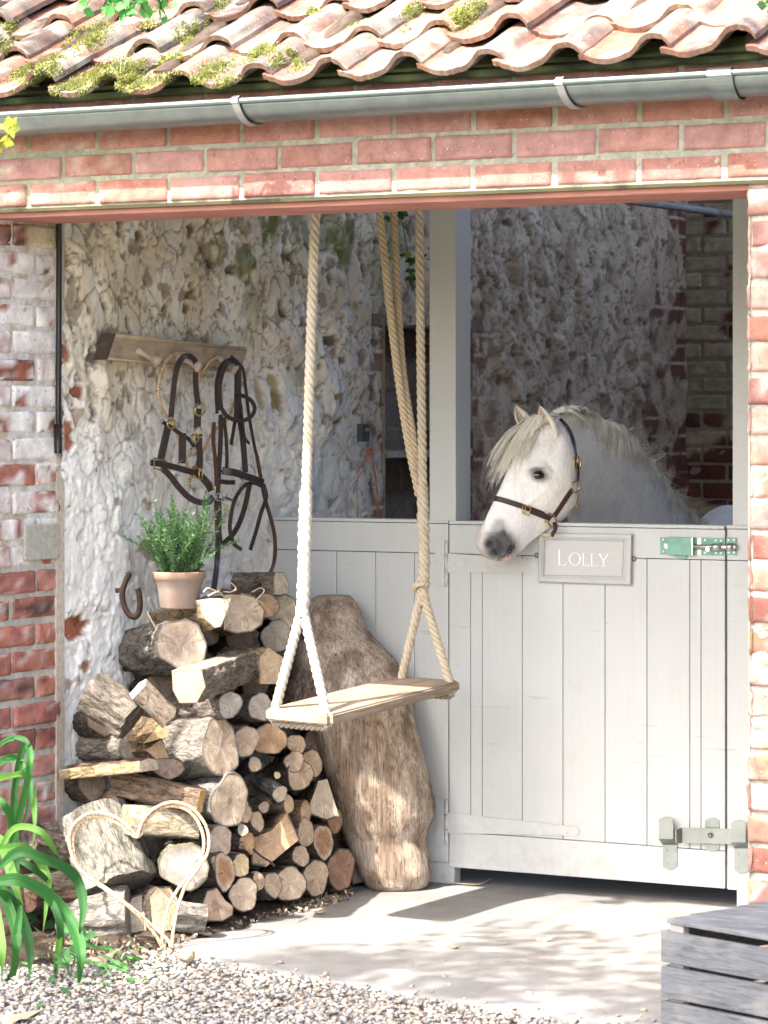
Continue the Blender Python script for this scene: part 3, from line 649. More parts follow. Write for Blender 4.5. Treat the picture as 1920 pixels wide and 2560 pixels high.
# black conduit beside the pier
m = MB(); p0 = at(148, 500, 0, .012); p1 = at(146, 1133, 0, .012); m.tube([p0, p0*.6+p1*.4, p1], .0085, 10, (.012, .012, .013)); m.tube([at(144, 1060, 0, .014), p1], .0115, 10, (.012, .012, .013))
pipe = m.build('conduit', flat_mat('black_plastic', (.012, .012, .013), .35, vs=())); tag(pipe, 'thin black pipe running down beside the left brick pier', 'pipe')
# ================================================================ PARTITION AND DOOR
def pp(x, y, off=0.): return at(x, y, 1, YP-off)                 # pixel -> point on the door plane (off = metres in front of it)
def plate(m, pts, off, th, col=(1, 1, 1), mi=0):                  # flat plate given by its corners on the door plane
    P = [pp(x, y, off) for x, y in pts]; m.prism(P, (0, -th, 0), col, mi)
def fixm(m): return m
def screws(m, pts, off, r=.0032, col=(.5, .5, .5), dark=(.08, .08, .08)):
    for x, y in pts:
        c = pp(x, y, off); m.tube([c, c+np.array([0, -.0016, 0])], r, 12, col)
        q = c+np.array([0, -.0018, 0]); m.box(q, (r*.6, .0003, r*.16), col=dark); m.box(q, (r*.16, .00035, r*.6), col=dark)
part = empty('stable_partition', (0, YP, 0)); tag(part, 'cream painted board partition with a tall square post across the shed', 'partition')
zt = 1.1175; gap = .0010
def board(m, x0, x1, z0, z1, y=YP, th=.030):
    m.box(((x0+x1)/2, y+th/2, (z0+z1)/2), ((x1-x0)/2-gap, th/2, (z1-z0)/2-gap), bev=.0022)
X = lambda px, y=1700: pp(px, y)[0]
Zp = lambda px, y: pp(px, y)[2]
zr = Zp(1200, 1386); zb0 = .055
m = MB(); xd = X(1122)
board(m, -.02, xd-.001, zr, zt)
for a, b in zip([-.02, X(841), X(939), X(1036)], [X(841), X(939), X(1036), xd-.001]): board(m, a, b, Zp(1100, 2035), zr)
board(m, -.02, xd-.001, zb0+.01, Zp(1100, 2035))
m.box(((-.02+xd)/2, YP+.055, .6), ((xd+.02)/2, .0240, .5)); m.box((xd-.035, YP+.03, .03), (.05, .022, .045), bev=.002)
m.box((xd/2, YP+.03, zt+.006), (xd/2+.0, .034, .005), bev=.002)
o = m.build('boards', PAINT, part)
m = MB(); xr0 = X(1817)
board(m, xr0, xr0+.75, zr, zt+.0); 
for a in (0, .3, .6): board(m, xr0+a, xr0+a+.3, zb0-.005, zr)
m.box((xr0+.40, YP+.055, .6), (.375, .024, .5)); m.box((xr0+.40, YP+.03, zt+.006), (.4, .034, .005), bev=.002)
m.box((X(1860)+.03, YP+.03, .02), (.055, .025, .04), bev=.002)
o = m.build('side_panel', PAINT, part)
m = MB(); xp0, xp1 = X(1073), X(1139); m.box(((xp0+xp1)/2, YP+.053, (zt+2.3)/2+.008), ((xp1-xp0)/2, .052, (2.3-zt)/2), bev=.003)
o = m.build('post', PAINT, part)
m = MB(); a = X(1828); m.box((a+.055, YP+.06, (zt+2.3)/2+.008), (.055, .05, (2.3-zt)/2), bev=.003); o = m.build('post', PAINT, part)
# the door
door = None
m = MB(); zlo = Zp(1450, 2190); dz = .0
js = [1123, 1206, 1306, 1408, 1513, 1618, 1725, 1753, 1813.5]
yd = YP-.002
board(m, X(1123), X(1813.5), zr, zt-.002, yd); zl = Zp(1400, 2098); board(m, X(1123), X(1813.5), .052, zl, yd)
xs_ = [X(j) for j in js]; xs_.insert(1, X(1177))
for a, b in zip(xs_[:-1], xs_[1:]): board(m, a, b, zl, zr, yd)
m.box(((X(1123)+X(1813))/2, yd+.052, .6), ((X(1813)-X(1123))/2-.002, .0215, .5)); m.box(((X(1123)+X(1813))/2, YP+.03, zt+.004), ((X(1813)-X(1123))/2-.002, .034, .005), bev=.002)
door = m.build('stable_door', PAINT, part); tag(door, 'lower stable door of vertical tongue and groove boards')
def subp(m, name, mat, par, label=None):
    o = m.build(name, mat, part); o.parent = par; o.location = (0, 0, 0)
    if label: tag(o, label)
    return o
PAINTH = flat_mat('painted_iron', (.535, .545, .535), .45, vs=((40, .12),), bumps=((90, .15, .002),))
def hinge(y0, y1, s0, s1, tip, t0, t1, lab):
    m = MB(); o = .002
    plate(m, [(1090, y0), (1112, y0+1), (1112, y1), (1090, y1-1)], o, .003)
    ys = np.linspace(y0+1, y1, 4)
    for k in range(3):
        a, b = pp(1116.5, ys[k]+1, .006), pp(1116.5, ys[k+1]-1, .006); m.tube([a, b], .0058, 12)
    screws(m, [(1100, y0+12), (1096, y0+40), (1103, y0+74), (1099, y1-14)], o+.003, .0038, (.9, .9, .9), (.45, .45, .45))
    plate(m, [(1118, s0), (tip-6, t0), (tip, (t0+t1)/2), (tip-6, t1), (1118, s1)], o+.0015, .0035)
    for f in (.06, .28, .63, .9): screws(m, [(1122+(tip-1122)*f, (s0+(t0-s0)*f+s1+(t1-s1)*f)/2+(-6 if f in (.06, .63) else 6))], o+.005, .0036, (.9, .9, .9), (.25, .25, .25))
    tag(subp(m, 'strap_hinge', PAINTH, door), lab)
hinge(1349, 1465, 1383, 1432, 1470, 1409, 1428, 'upper white painted strap hinge, partly hidden by the pony and the name plate'); hinge(1997, 2111, 2031, 2082, 1450, 2067, 2089, 'lower white painted strap hinge')
GRN = flat_mat('green_enamel', (.20, .42, .34), .35, vs=((30, .25),), bumps=((60, .2, .002),))
m = MB(); plate(m, [(1651, 1343), (1810, 1345), (1810, 1389), (1651, 1386)], .002, .002); plate(m, [(1816.5, 1343), (1842, 1344), (1842, 1388), (1816.5, 1387)], .002, .002)
m2 = MB(); c = (pp(1674, 1342)+pp(1736, 1388))/2; m.box(c+np.array([0, -.009, 0]), ((X(1736, 1350)-X(1674, 1350))/2, .009, .0272), bev=.002)
plate(m, [(1682, 1386), (1719, 1388), (1714, 1398), (1690, 1393)], .006, .003)
subp(m, 'bolt_plate', GRN, door)
m = MB(); a, b = pp(1733, 1367, .013), pp(1841, 1367.5, .013); m.tube([a, a*.98+b*.02, b*.98+a*.02, b], [.0055, .0078, .0078, .0065], 14)
c = pp(1771, 1373, .026); m.tube([pp(1771, 1370, .013), c], .0032, 10); m.tube([c, c+np.array([0, -.007, 0])], .0072, 14)
plate(m, [(1733.5, 1343), (1737, 1343), (1737, 1388), (1733.5, 1388)], .0045, .016); plate(m, [(1744, 1345), (1754, 1345), (1754, 1388), (1744, 1388)], .0045, .002)
for x0, x1 in ((1781, 1806), (1818, 1836)):
    A, B = pp(x0, 1367.2, .012), pp(x1, 1367.4, .012); m.tube([A, B], .0112, 14)
screws(m, [(1658.5, 1349), (1671, 1349), (1658.5, 1379), (1671, 1379), (1749, 1350), (1749, 1381), (1763, 1350.5), (1763, 1382), (1790, 1351), (1803.5, 1351.5), (1790, 1382.5), (1803.5, 1382.5), (1822, 1350), (1835, 1350), (1822, 1381), (1836, 1381)], .0055, .0030, (.5, .42, .3), (.05, .05, .05))
plate(m, [(1660, 1359), (1674, 1360), (1674, 1372), (1663, 1371)], .0042, .003)
subp(m, 'bolt', STEEL, door)
ZP = metal_mat('zinc_plate', (.36, .39, .375), .38)
def arc_plate(m, x0, x1, y0, y1, off, th, top=True, r=8):
    pts = []
    if top: pts += [(x0+(x1-x0)*t, y0+r*(2*t-1)**2-0) for t in np.linspace(0, 1, 8)]+[(x1, y1), (x0, y1)]
    else: pts += [(x0, y0), (x1, y0)]+[(x1-(x1-x0)*t, y1-r*(2*t-1)**2) for t in np.linspace(0, 1, 8)]
    plate(m, pts, off, th)
m = MB()
def keeper(m, x0, xb0, yt, ym, yb, w=36):
    arc_plate(m, x0, x0+w, yt, ym, .030, .004); arc_plate(m, xb0, xb0+w, ym+12, yb, .002, .004, False)
    A = pp(x0, ym, .032); B = pp(x0+w, ym, .032); C_ = pp(xb0+w, ym+13, .004); D_ = pp(xb0, ym+13, .004)
    m.prism([A, B, C_, D_], (0, -.004, -.002))
keeper(m, 1648, 1658, 2041, 2097, 2174)
screws(m, [(1666, 2125), (1686, 2126), (1666, 2159), (1687, 2160)], .006, .0042, (.75, .75, .72))
arc_plate(m, 1763, 1799, 2043, 2069, .002, .003); arc_plate(m, 1763, 1799, 2108, 2130, .002, .003, False); plate(m, [(1763, 2068), (1799, 2068), (1799, 2109), (1763, 2109)], .002, .003)
screws(m, [(1770, 2057), (1791, 2058.5), (1770, 2117), (1790, 2118.5)], .005, .0042, (.75, .75, .72))
plate(m, [(1703, 2069), (1832, 2072), (1832, 2110), (1703, 2107)], .017, .004); m.prism([pp(1703, 2069, .021), pp(1703, 2107, .021), pp(1689, 2108, .045), pp(1688, 2074, .045)], (0.003, 0, 0))
c = pp(1777, 2088, .021); m.tube([c, c+np.array([0, -.004, 0]), c+np.array([0, -.0068, 0])], [.0100, .0080, .003], 16)
latch = subp(m, 'latch', ZP, door, 'galvanised throw-over latch bar')
m = MB(); keeper(m, 1829, 1837, 2049, 2106, 2183); screws(m, [(1844, 2134), (1864.5, 2135), (1844, 2168.5), (1865, 2169.5)], .006, .0042, (.75, .75, .72)); o = m.build('latch_keeper', ZP, part)
# ---------------------------------------------------------------- name plate
SIG = flat_mat('plaque_paint', (.50, .505, .50), .5, vs=((12, .06), (90, .05)), bumps=((60, .1, .002),)); WHT = flat_mat('white_letters', (.86, .86, .85), .5, vs=())
o4 = np.array([(1346, 1332), (1580, 1335), (1578, 1463), (1345, 1455)], float); i4 = np.array([(1362, 1350), (1558, 1353.5), (1553, 1441), (1360, 1436.5)], float)
def lerp4(A, B, t): return A*(1-t)+B*t
m = MB(); offs = [(0., .003), (0., .014), (.12, .019), (.5, .0205), (.84, .015), (.93, .0175), (1., .0125)]
rings = []
for t_, of in offs: rings.append([pp(x, y, of) for x, y in lerp4(o4, i4, t_)])
P = np.array(rings); m.grid(P.transpose(1, 0, 2), (1, 1, 1), 0, False, cu=True); m.add(P[-1], [[0, 1, 2, 3]], (1, 1, 1), 0, False); m.add(P[0], [[3, 2, 1, 0]], (1, 1, 1), 0, False)
sign = m.build('name_plate', SIG, None, loc=P[0].mean(0), fixn=True); tag(sign, 'pale grey framed wooden name plate lettered LOLLY on the stable door', 'name plate')
m = MB()
def sp(cx, cy): return (1160+cx/2.676, 980+cy/2.676)
def strk(pts): P = [pp(*sp(x, y), .0120) for x, y in pts]; m.prism(P, (0, -.0016, 0), None, 0)
def letL(x, y0, y1, w, st):
    h = y1-y0; sr = st*.9
    strk([(x, y0), (x+st*2.6, y0+1), (x+st*2.6, y0+3), (x, y0+2)]); strk([(x+st*.8, y0+1), (x+st*1.8, y0+1), (x+st*2.0, y1-3), (x+st*1.0, y1-3)])
    strk([(x+2, y1-4), (x+w*.92, y1-2), (x+w*.90, y1+1.5), (x+2, y1-.5)]); strk([(x+w*.86, y1-1), (x+w, y1-h*.18), (x+w*.97, y1-h*.19), (x+w*.80, y1-2)])
letL(627, 1053, 1158, 63, 8)
k = 40
for j in range(k):
    a0, a1 = 2*math.pi*j/k, 2*math.pi*(j+1)/k
    def pt(a, s): 
        ca, sa = math.cos(a+.35), math.sin(a+.35); rx, ry = (40, 43) if s else (40-8.2*abs(math.cos(a))-1, 43-2.6-3*abs(math.cos(a)))
        return (742+rx*math.cos(a+.12), 1117+ry*math.sin(a+.12))
    strk([pt(a0, 1), pt(a1, 1), pt(a1, 0), pt(a0, 0)])
letL(790, 1077, 1162, 53, 6.5); letL(846, 1079, 1164, 53, 6.5)
strk([(897, 1081), (920, 1081), (920, 1083.5), (897, 1083)]); strk([(902, 1082), (913, 1082), (938, 1128), (930, 1128)]); strk([(962, 1082), (968, 1082), (938, 1128), (933, 1126)]); strk([(950, 1081), (975, 1081), (975, 1083), (950, 1083)]); strk([(930, 1126), (939, 1126), (939, 1164), (931, 1164)]); strk([(921, 1163), (950, 1164), (950, 1166.5), (921, 1165.5)])
o = m.build('lettering', WHT, None, loc=(0, 0, 0), fixn=True); o.parent = sign; o.location = -sign.location
m = MB()
OB = vc_mat('old_brass', .5, (), (), .5, .6)
for x, y in ((1343, 1388), (1585.5, 1397)):
    m = MB(); c = pp(x, y, .002); m.tube([c, c+np.array([0, -.003, 0])], .0085, 16, (.18, .15, .11)); m.tube([c, c+np.array([0, -.005, 0])], .003, 8, (.5, .4, .3)); o = m.build('fixing_washer', OB, None); o.parent = sign; o.location = -sign.location
# ================================================================ SWING
def rope(m, path, Rr, pitch, strands=3, col=(.62, .54, .42), n=None, lump=0., ph=0., seg=9):
    path = np.asarray(path, float); Ls = np.concatenate([[0], np.cumsum(np.linalg.norm(np.diff(path, axis=0), axis=1))]); L = Ls[-1]
    n = n or int(L/.0045); s = np.linspace(0, L, n); p = np.stack([np.interp(s, Ls, path[:, k]) for k in range(3)], 1)
    t = np.gradient(p, axis=0); t /= np.linalg.norm(t, axis=1)[:, None]; a = np.array([1., .3, 0]); N = a-t*(t@a)[:, None]; N /= np.linalg.norm(N, axis=1)[:, None]; B = np.cross(t, N)
    for k in range(strands):
        th = -2*np.pi*s/pitch+2*np.pi*k/strands+ph
        rr = Rr*.52*(1+lump*np.sin(s/pitch*6.28*1.5+k*2)); q = p+rr[:, None]*(np.cos(th)[:, None]*N+np.sin(th)[:, None]*B) if not np.isscalar(rr) else p
        tt = np.gradient(q, axis=0); tt /= np.linalg.norm(tt, axis=1)[:, None]; NN = N-tt*(np.sum(N*tt, 1))[:, None]; NN /= np.linalg.norm(NN, axis=1)[:, None]; BB = np.cross(tt, NN)
        ang = np.linspace(0, 2*np.pi, seg, endpoint=False); sr_ = Rr*(.50 if strands == 3 else .46)*(1+lump*.6*np.sin(s/pitch*12.+k*1.7))
        P = q[:, None]+sr_[:, None, None]*(np.cos(ang)[None, :, None]*NN[:, None]+np.sin(ang)[None, :, None]*BB[:, None])
        yarn = .5+.5*np.sin(ang[None]*4+s[:, None]*700); P = P+(.0006*(yarn-.5))[..., None]*(P-q[:, None])/sr_[:, None, None]
        c = np.asarray(col)*(.82+.25*yarn[..., None])*(1+.12*perlin(np.stack([s*20, s*0+k, s*0], 1)))[:, None, None]
        m.grid(P.transpose(1, 0, 2), c.transpose(1, 0, 2), 0, True, cu=True)
        # loose fibres
        for j in range(int(L*170)):
            i = rng.integers(n); a2 = rng.uniform(0, 6.28); d = math.cos(a2)*NN[i]+math.sin(a2)*BB[i]; b = q[i]+d*sr_[i]; e = b+d*rng.uniform(.002, .006)+tt[i]*rng.normal()*.004
            w = t[i]*.00022; m.add([b-w, b+w, e], [[0, 1, 2]], np.asarray(col)*1.05, 0, False)
ROPE = vc_mat('rope', .95, ((300, .15),), ((500, .2, .001),), .1)
swing = empty('rope_swing', (.72, .834, .65)); tag(swing, 'wooden plank swing seat hung on thick twisted ropes in front of the stable door', 'swing')
SCn = np.array([[.598, .466, .633], [.817, .457, .628], [.846, 1.202, .666], [.627, 1.21, .671]])
ctr = SCn.mean(0); ex = (SCn[3]+SCn[2]-SCn[0]-SCn[1]); ex /= np.linalg.norm(ex); ey = SCn[1]-SCn[0]; ey -= ex*(ey@ex); ey /= np.linalg.norm(ey); ez = np.cross(ey, ex); ez *= np.sign(ez[2])
m = MB()
bm = bmesh.new(); bmesh.ops.create_cube(bm, size=2); hh = (.373, .1095, .0155)
for v in bm.verts: v.co = Vector((v.co.x*hh[0], v.co.y*hh[1], v.co.z*hh[2]))
bmesh.ops.bevel(bm, geom=[e for e in bm.edges if abs(e.verts[0].co.z-e.verts[1].co.z) > .01], offset=.012, segments=4, affect='EDGES'); bmesh.ops.bevel(bm, geom=[e for e in bm.edges if abs(e.verts[0].co.z-e.verts[1].co.z) < .001 and len(e.link_faces) == 2 and e.calc_face_angle(0) > .8], offset=.005, segments=3, affect='EDGES')
M3 = np.stack([ex, ey, ez], 1); sv = np.array([v.co[:] for v in bm.verts]); sf = [[v.index for v in f.verts] for f in bm.faces]; bm.free()
seatc = ctr-ez*.0155
m.add(sv, sf, (.34, .265, .195), 0, False)
SEATM = grain_mat('swing_wood', sc=(6, 110, 130), dark=.55, rough=.7)
so = m.build('seat', SEATM, swing, loc=(0, 0, 0)); so.matrix_local = Matrix.Translation(V(seatc-np.array(swing.location))) @ Matrix([[*r_, 0] for r_ in M3.tolist()]+[[0, 0, 0, 1]])
def sm_line(a, b, n=10): return [a+(b-a)*t for t in np.linspace(0, 1, n)]
def sw(x, y, Yv): return at(x, y, 1, Yv)
ropec = (.56, .52, .45); ropeb = (.52, .45, .34)
# near end
nl = ctr-ex*.335-ey*.083; nr = ctr-ex*.335+ey*.083; fl = ctr+ex*.335-ey*.083; fr = ctr+ex*.335+ey*.083
def adj(p, x, y): return at(x, y, 1, p[1])
nl = at(689, 1769, 1, .500); nr = at(815, 1778, 1, .495); fl = at(1004, 1692, 1, 1.175); fr = at(1124, 1702, 1, 1.170)
nl[2] = (ctr-ex*.335)[2]; nr[2] = nl[2]-.004; fl[2] = (ctr+ex*.33)[2]; fr[2] = fl[2]-.004
jn = sw(755, 1545, .50); m = MB()
m_j = sw(757, 1500, .50)
rope(m, spline([nl-ez*.034, nl, jn+np.array([-.008, 0, 0]), m_j], 30), .0145, .062, col=ropec); rope(m, spline([nr-ez*.034, nr, jn+np.array([.010, 0, 0]), m_j], 30), .0145, .062, col=ropec, ph=1.)
rope(m, spline([sw(756, 1540, .5), sw(760, 1442, .5), sw(763, 1307, .5), sw(766, 1225, .5)], 30), .0195, .085, 4, col=ropec, lump=.12)
rope(m, spline([sw(765, 1250, .5), sw(768, 1160, .5), sw(776, 880, .5), sw(789, 505, .5), sw(791, 455, .52)], 30), .0145, .070, col=(.58, .52, .42))
o = m.build('near_rope', ROPE, swing, loc=None); tag(o, 'near rope, a pale forked and spliced rope in sunlight')
m = MB(); jf = sw(1057, 1485, 1.17)
rope(m, spline([fl-ez*.034, fl, sw(1048, 1505, 1.17), sw(1057, 1455, 1.17)], 30), .0140, .062, col=ropeb); rope(m, spline([fr-ez*.034, fr, sw(1064, 1505, 1.17), sw(1060, 1455, 1.17)], 30), .0140, .062, col=ropeb, ph=1.)
rope(m, spline([sw(1057, 1490, 1.17), sw(1060, 1400, 1.17), sw(1058, 1300, 1.17), sw(1056, 1215, 1.17)], 30), .0185, .080, 4, col=ropeb, lump=.14)
c = sw(1050, 1470, 1.16); rope(m, spline([c+np.array([-.02, 0, -.006]), c+np.array([-.008, -.012, .008]), c+np.array([.012, -.012, .012]), c+np.array([.024, 0, .016])], 12), .0095, .045, col=ropeb)
rope(m, spline([sw(1057, 1225, 1.17), sw(1055, 1100, 1.17), sw(1052, 900, 1.17), sw(1048, 515, 1.17), sw(1047, 455, 1.17)], 30), .0140, .070, col=ropeb)
rope(m, spline([sw(1050, 1215, 1.20), sw(1030, 1080, 1.20), sw(1002, 880, 1.22), sw(983, 510, 1.24), sw(981, 455, 1.24)], 30), .0128, .058, col=(.50, .40, .27), ph=.5)
rope(m, spline([sw(1048, 1240, 1.19), sw(1018, 1090, 1.19), sw(985, 860, 1.19), sw(946, 505, 1.19), sw(941, 455, 1.19)], 30), .0128, .058, col=(.54, .44, .30))
o = m.build('far_rope', ROPE, swing, loc=None); tag(o, 'far rope, tan strands gathered into a plaited splice')
for a, b in ((nl, nr), (fl, fr)):
    m = MB(); rope(m, spline([a-ez*.034-ey*.004, a-ez*.042+ey*.01, b-ez*.042-ey*.01, b-ez*.034+ey*.004], 20), .011, .05, col=(.34, .30, .24), seg=7); o = m.build('under_rope', ROPE, swing, loc=None)
for o in [c for c in swing.children if c.name != 'seat']: pass
# ================================================================ CRATE
t = NT('grey_slats'); cA = t.attr(); sp_ = t.map((4, 20, 80)); n = t.noise(1, 6, .62, co=sp_, dist=1.6)
cc = t.mix(1., cA, t.ramp(n, [(.3, .45), (.5, .88), (.7, 1.18)]), 'MULTIPLY'); vk = t.voro(1., co=t.map((3.2, 3.2, 9)))
cc = t.mix(t.ramp(vk, [(.06, .75), (.13, 0)]), cc, (.13, .09, .07)); cc = t.mix(t.ramp(t.noise(7, 4), [(.5, 0), (.75, .35)]), cc, (.34, .30, .27)); t.bump(n, .5, .004)
SLAT = t.fin(cc, .85, 0, .25)
c0 = at(1669, 2303, 2, .30); ca = np.array([.935, -.355, 0]); cb = np.array([.355, .935, 0]); cb0 = cb
crate = empty('slatted_crate', (c0[0], c0[1], 0)); tag(crate, 'weathered grey slatted wooden crate at the foot of the right pillar', 'crate')
Mc = np.stack([ca, cb, [0, 0, 1]], 1); Lc, Wc = .62, .40
def cl(u, v, z): return np.array([c0[0], c0[1], 0])+ca*u+cb*v+np.array([0, 0, z])
for k in range(5):
    m = MB(); w = .078; m.box(cl(Lc/2-.004*k, .04+k*.0805, .300+.001*(k % 2)), (Lc/2+.004, w/2, .0055), Mc, (.125, .135, .148), bev=.002); m.build('top_slat', SLAT, crate)
for k in range(4):
    z = .243-k*.0800; 
    if z < .03: z = .03
    m = MB(); m.box(cl(Lc/2, -.002, z), (Lc/2+.012, .008, .0355), Mc, (.115, .125, .14), bev=.002); m.build('front_slat', SLAT, crate)
    m = MB(); m.box(cl(-.006, Wc/2+.008, z), (.008, Wc/2-.004, .0355), Mc, (.10, .11, .12), bev=.002); m.build('end_slat', SLAT, crate)
    m = MB(); m.box(cl(Lc/2, Wc+.012, z), (Lc/2, .008, .0355), Mc, (.10, .11, .12), bev=.002); m.build('back_slat', SLAT, crate)
for u, v in ((.014, .016), (.014, Wc-.012), (Lc-.014, .016), (Lc-.014, Wc-.012)):
    m = MB(); m.box(cl(u+.008, v, .147), (.021, .010, .146), Mc, (.30, .29, .29), bev=.002); m.build('corner_post', SLAT, crate)
# ================================================================ LEANING CARVED TRUNK
m = MB(); st = [(1488, 800, 872), (1497, 783, 880), (1530, 766, 898), (1565, 757, 905), (1610, 748, 945), (1650, 750, 978), (1700, 757, 1000), (1767, 770, 1016), (1835, 797, 1034), (1900, 818, 1052), (1960, 838, 1070), (2000, 850, 1079), (2035, 857, 1078), (2062, 864, 1064), (2095, 874, 1056), (2140, 890, 1066), (2180, 907, 1072), (2210, 922, 1064), (2226, 940, 1046)]
st = np.array(st, float); yy = np.linspace(1488, 2226, 90); l = np.interp(yy, st[:, 0], st[:, 1]); r_ = np.interp(yy, st[:, 0], st[:, 2])
na = 64; P = np.zeros((na, 90, 3)); ang = np.linspace(0, 2*np.pi, na, endpoint=False)
for k, y in enumerate(yy):
    f = (y-1488)/(2226-1488); Yc = 1.445-.03*f-.12*(f > .0)*math.sin(min(f*1.25, 1)*math.pi)*.3; a = at(l[k], y, 1, Yc); b = at(r_[k], y, 1, Yc); c = (a+b)/2; hw = np.linalg.norm(b-a)/2
    side_ = np.array([.90, .435, 0]); fw = np.array([-.435, .90, 0]); hw = hw*.985; dp = min(hw*.85, .115)
    c = c-fw*(dp*.25)
    P[:, k] = c+np.cos(ang)[:, None]*side_*hw+np.sin(ang)[:, None]*fw*dp
fl_ = P.reshape(-1, 3); n1 = fbm(fl_*np.array([6, 6, 2.5]), 1, 4); n2 = fbm(fl_*np.array([28, 28, 5]), 1, 3, off=4)
cen = P.mean(0)[None]; dirn = (P-cen); dirn /= np.linalg.norm(dirn, axis=2)[..., None]
P = P+dirn*(.006*n1+.003*n2).reshape(na, 90)[..., None]
chop = np.abs(((fl_[:, 2]*38+fl_[:, 0]*30+.8*n1) % 1)-.5)*sstep(.10, .0, np.abs(fl_[:, 2]-.27)); P = P-dirn*(.010*chop).reshape(na, 90)[..., None]
c = mixc((.48, .385, .30), (.30, .22, .16), sstep(-.2, .5, n2+.5*n1)); c = mixc(c, (.54, .475, .41), sstep(.0, .6, fbm(fl_*np.array([5, 5, 2]), 1, 3, off=9))*.7)
c = mixc(c, (.20, .14, .10), sstep(.22, .45, fbm(fl_*np.array([16, 16, 5]), 1, 4, off=15))*.8)
k0 = m.grid(P, c, 0, True, cu=True)
for k in (0, 89):
    ring = P[:, k]; cc_ = ring.mean(0); m.add(np.vstack([ring, cc_]), [[j, (j+1) % na, na] for j in range(na)], (.42, .33, .25), 0, False)
TRK = grain_mat('trunk_wood', sc=(150, 150, 9), dark=.38, rough=.85, crk=.8)
trunk = m.build('leaning_trunk', TRK, None, loc=at(990, 2215, 2, 0), fixn=True); tag(trunk, 'tall barkless carved tree trunk leaning on the cream boards right of the log pile', 'tree trunk')
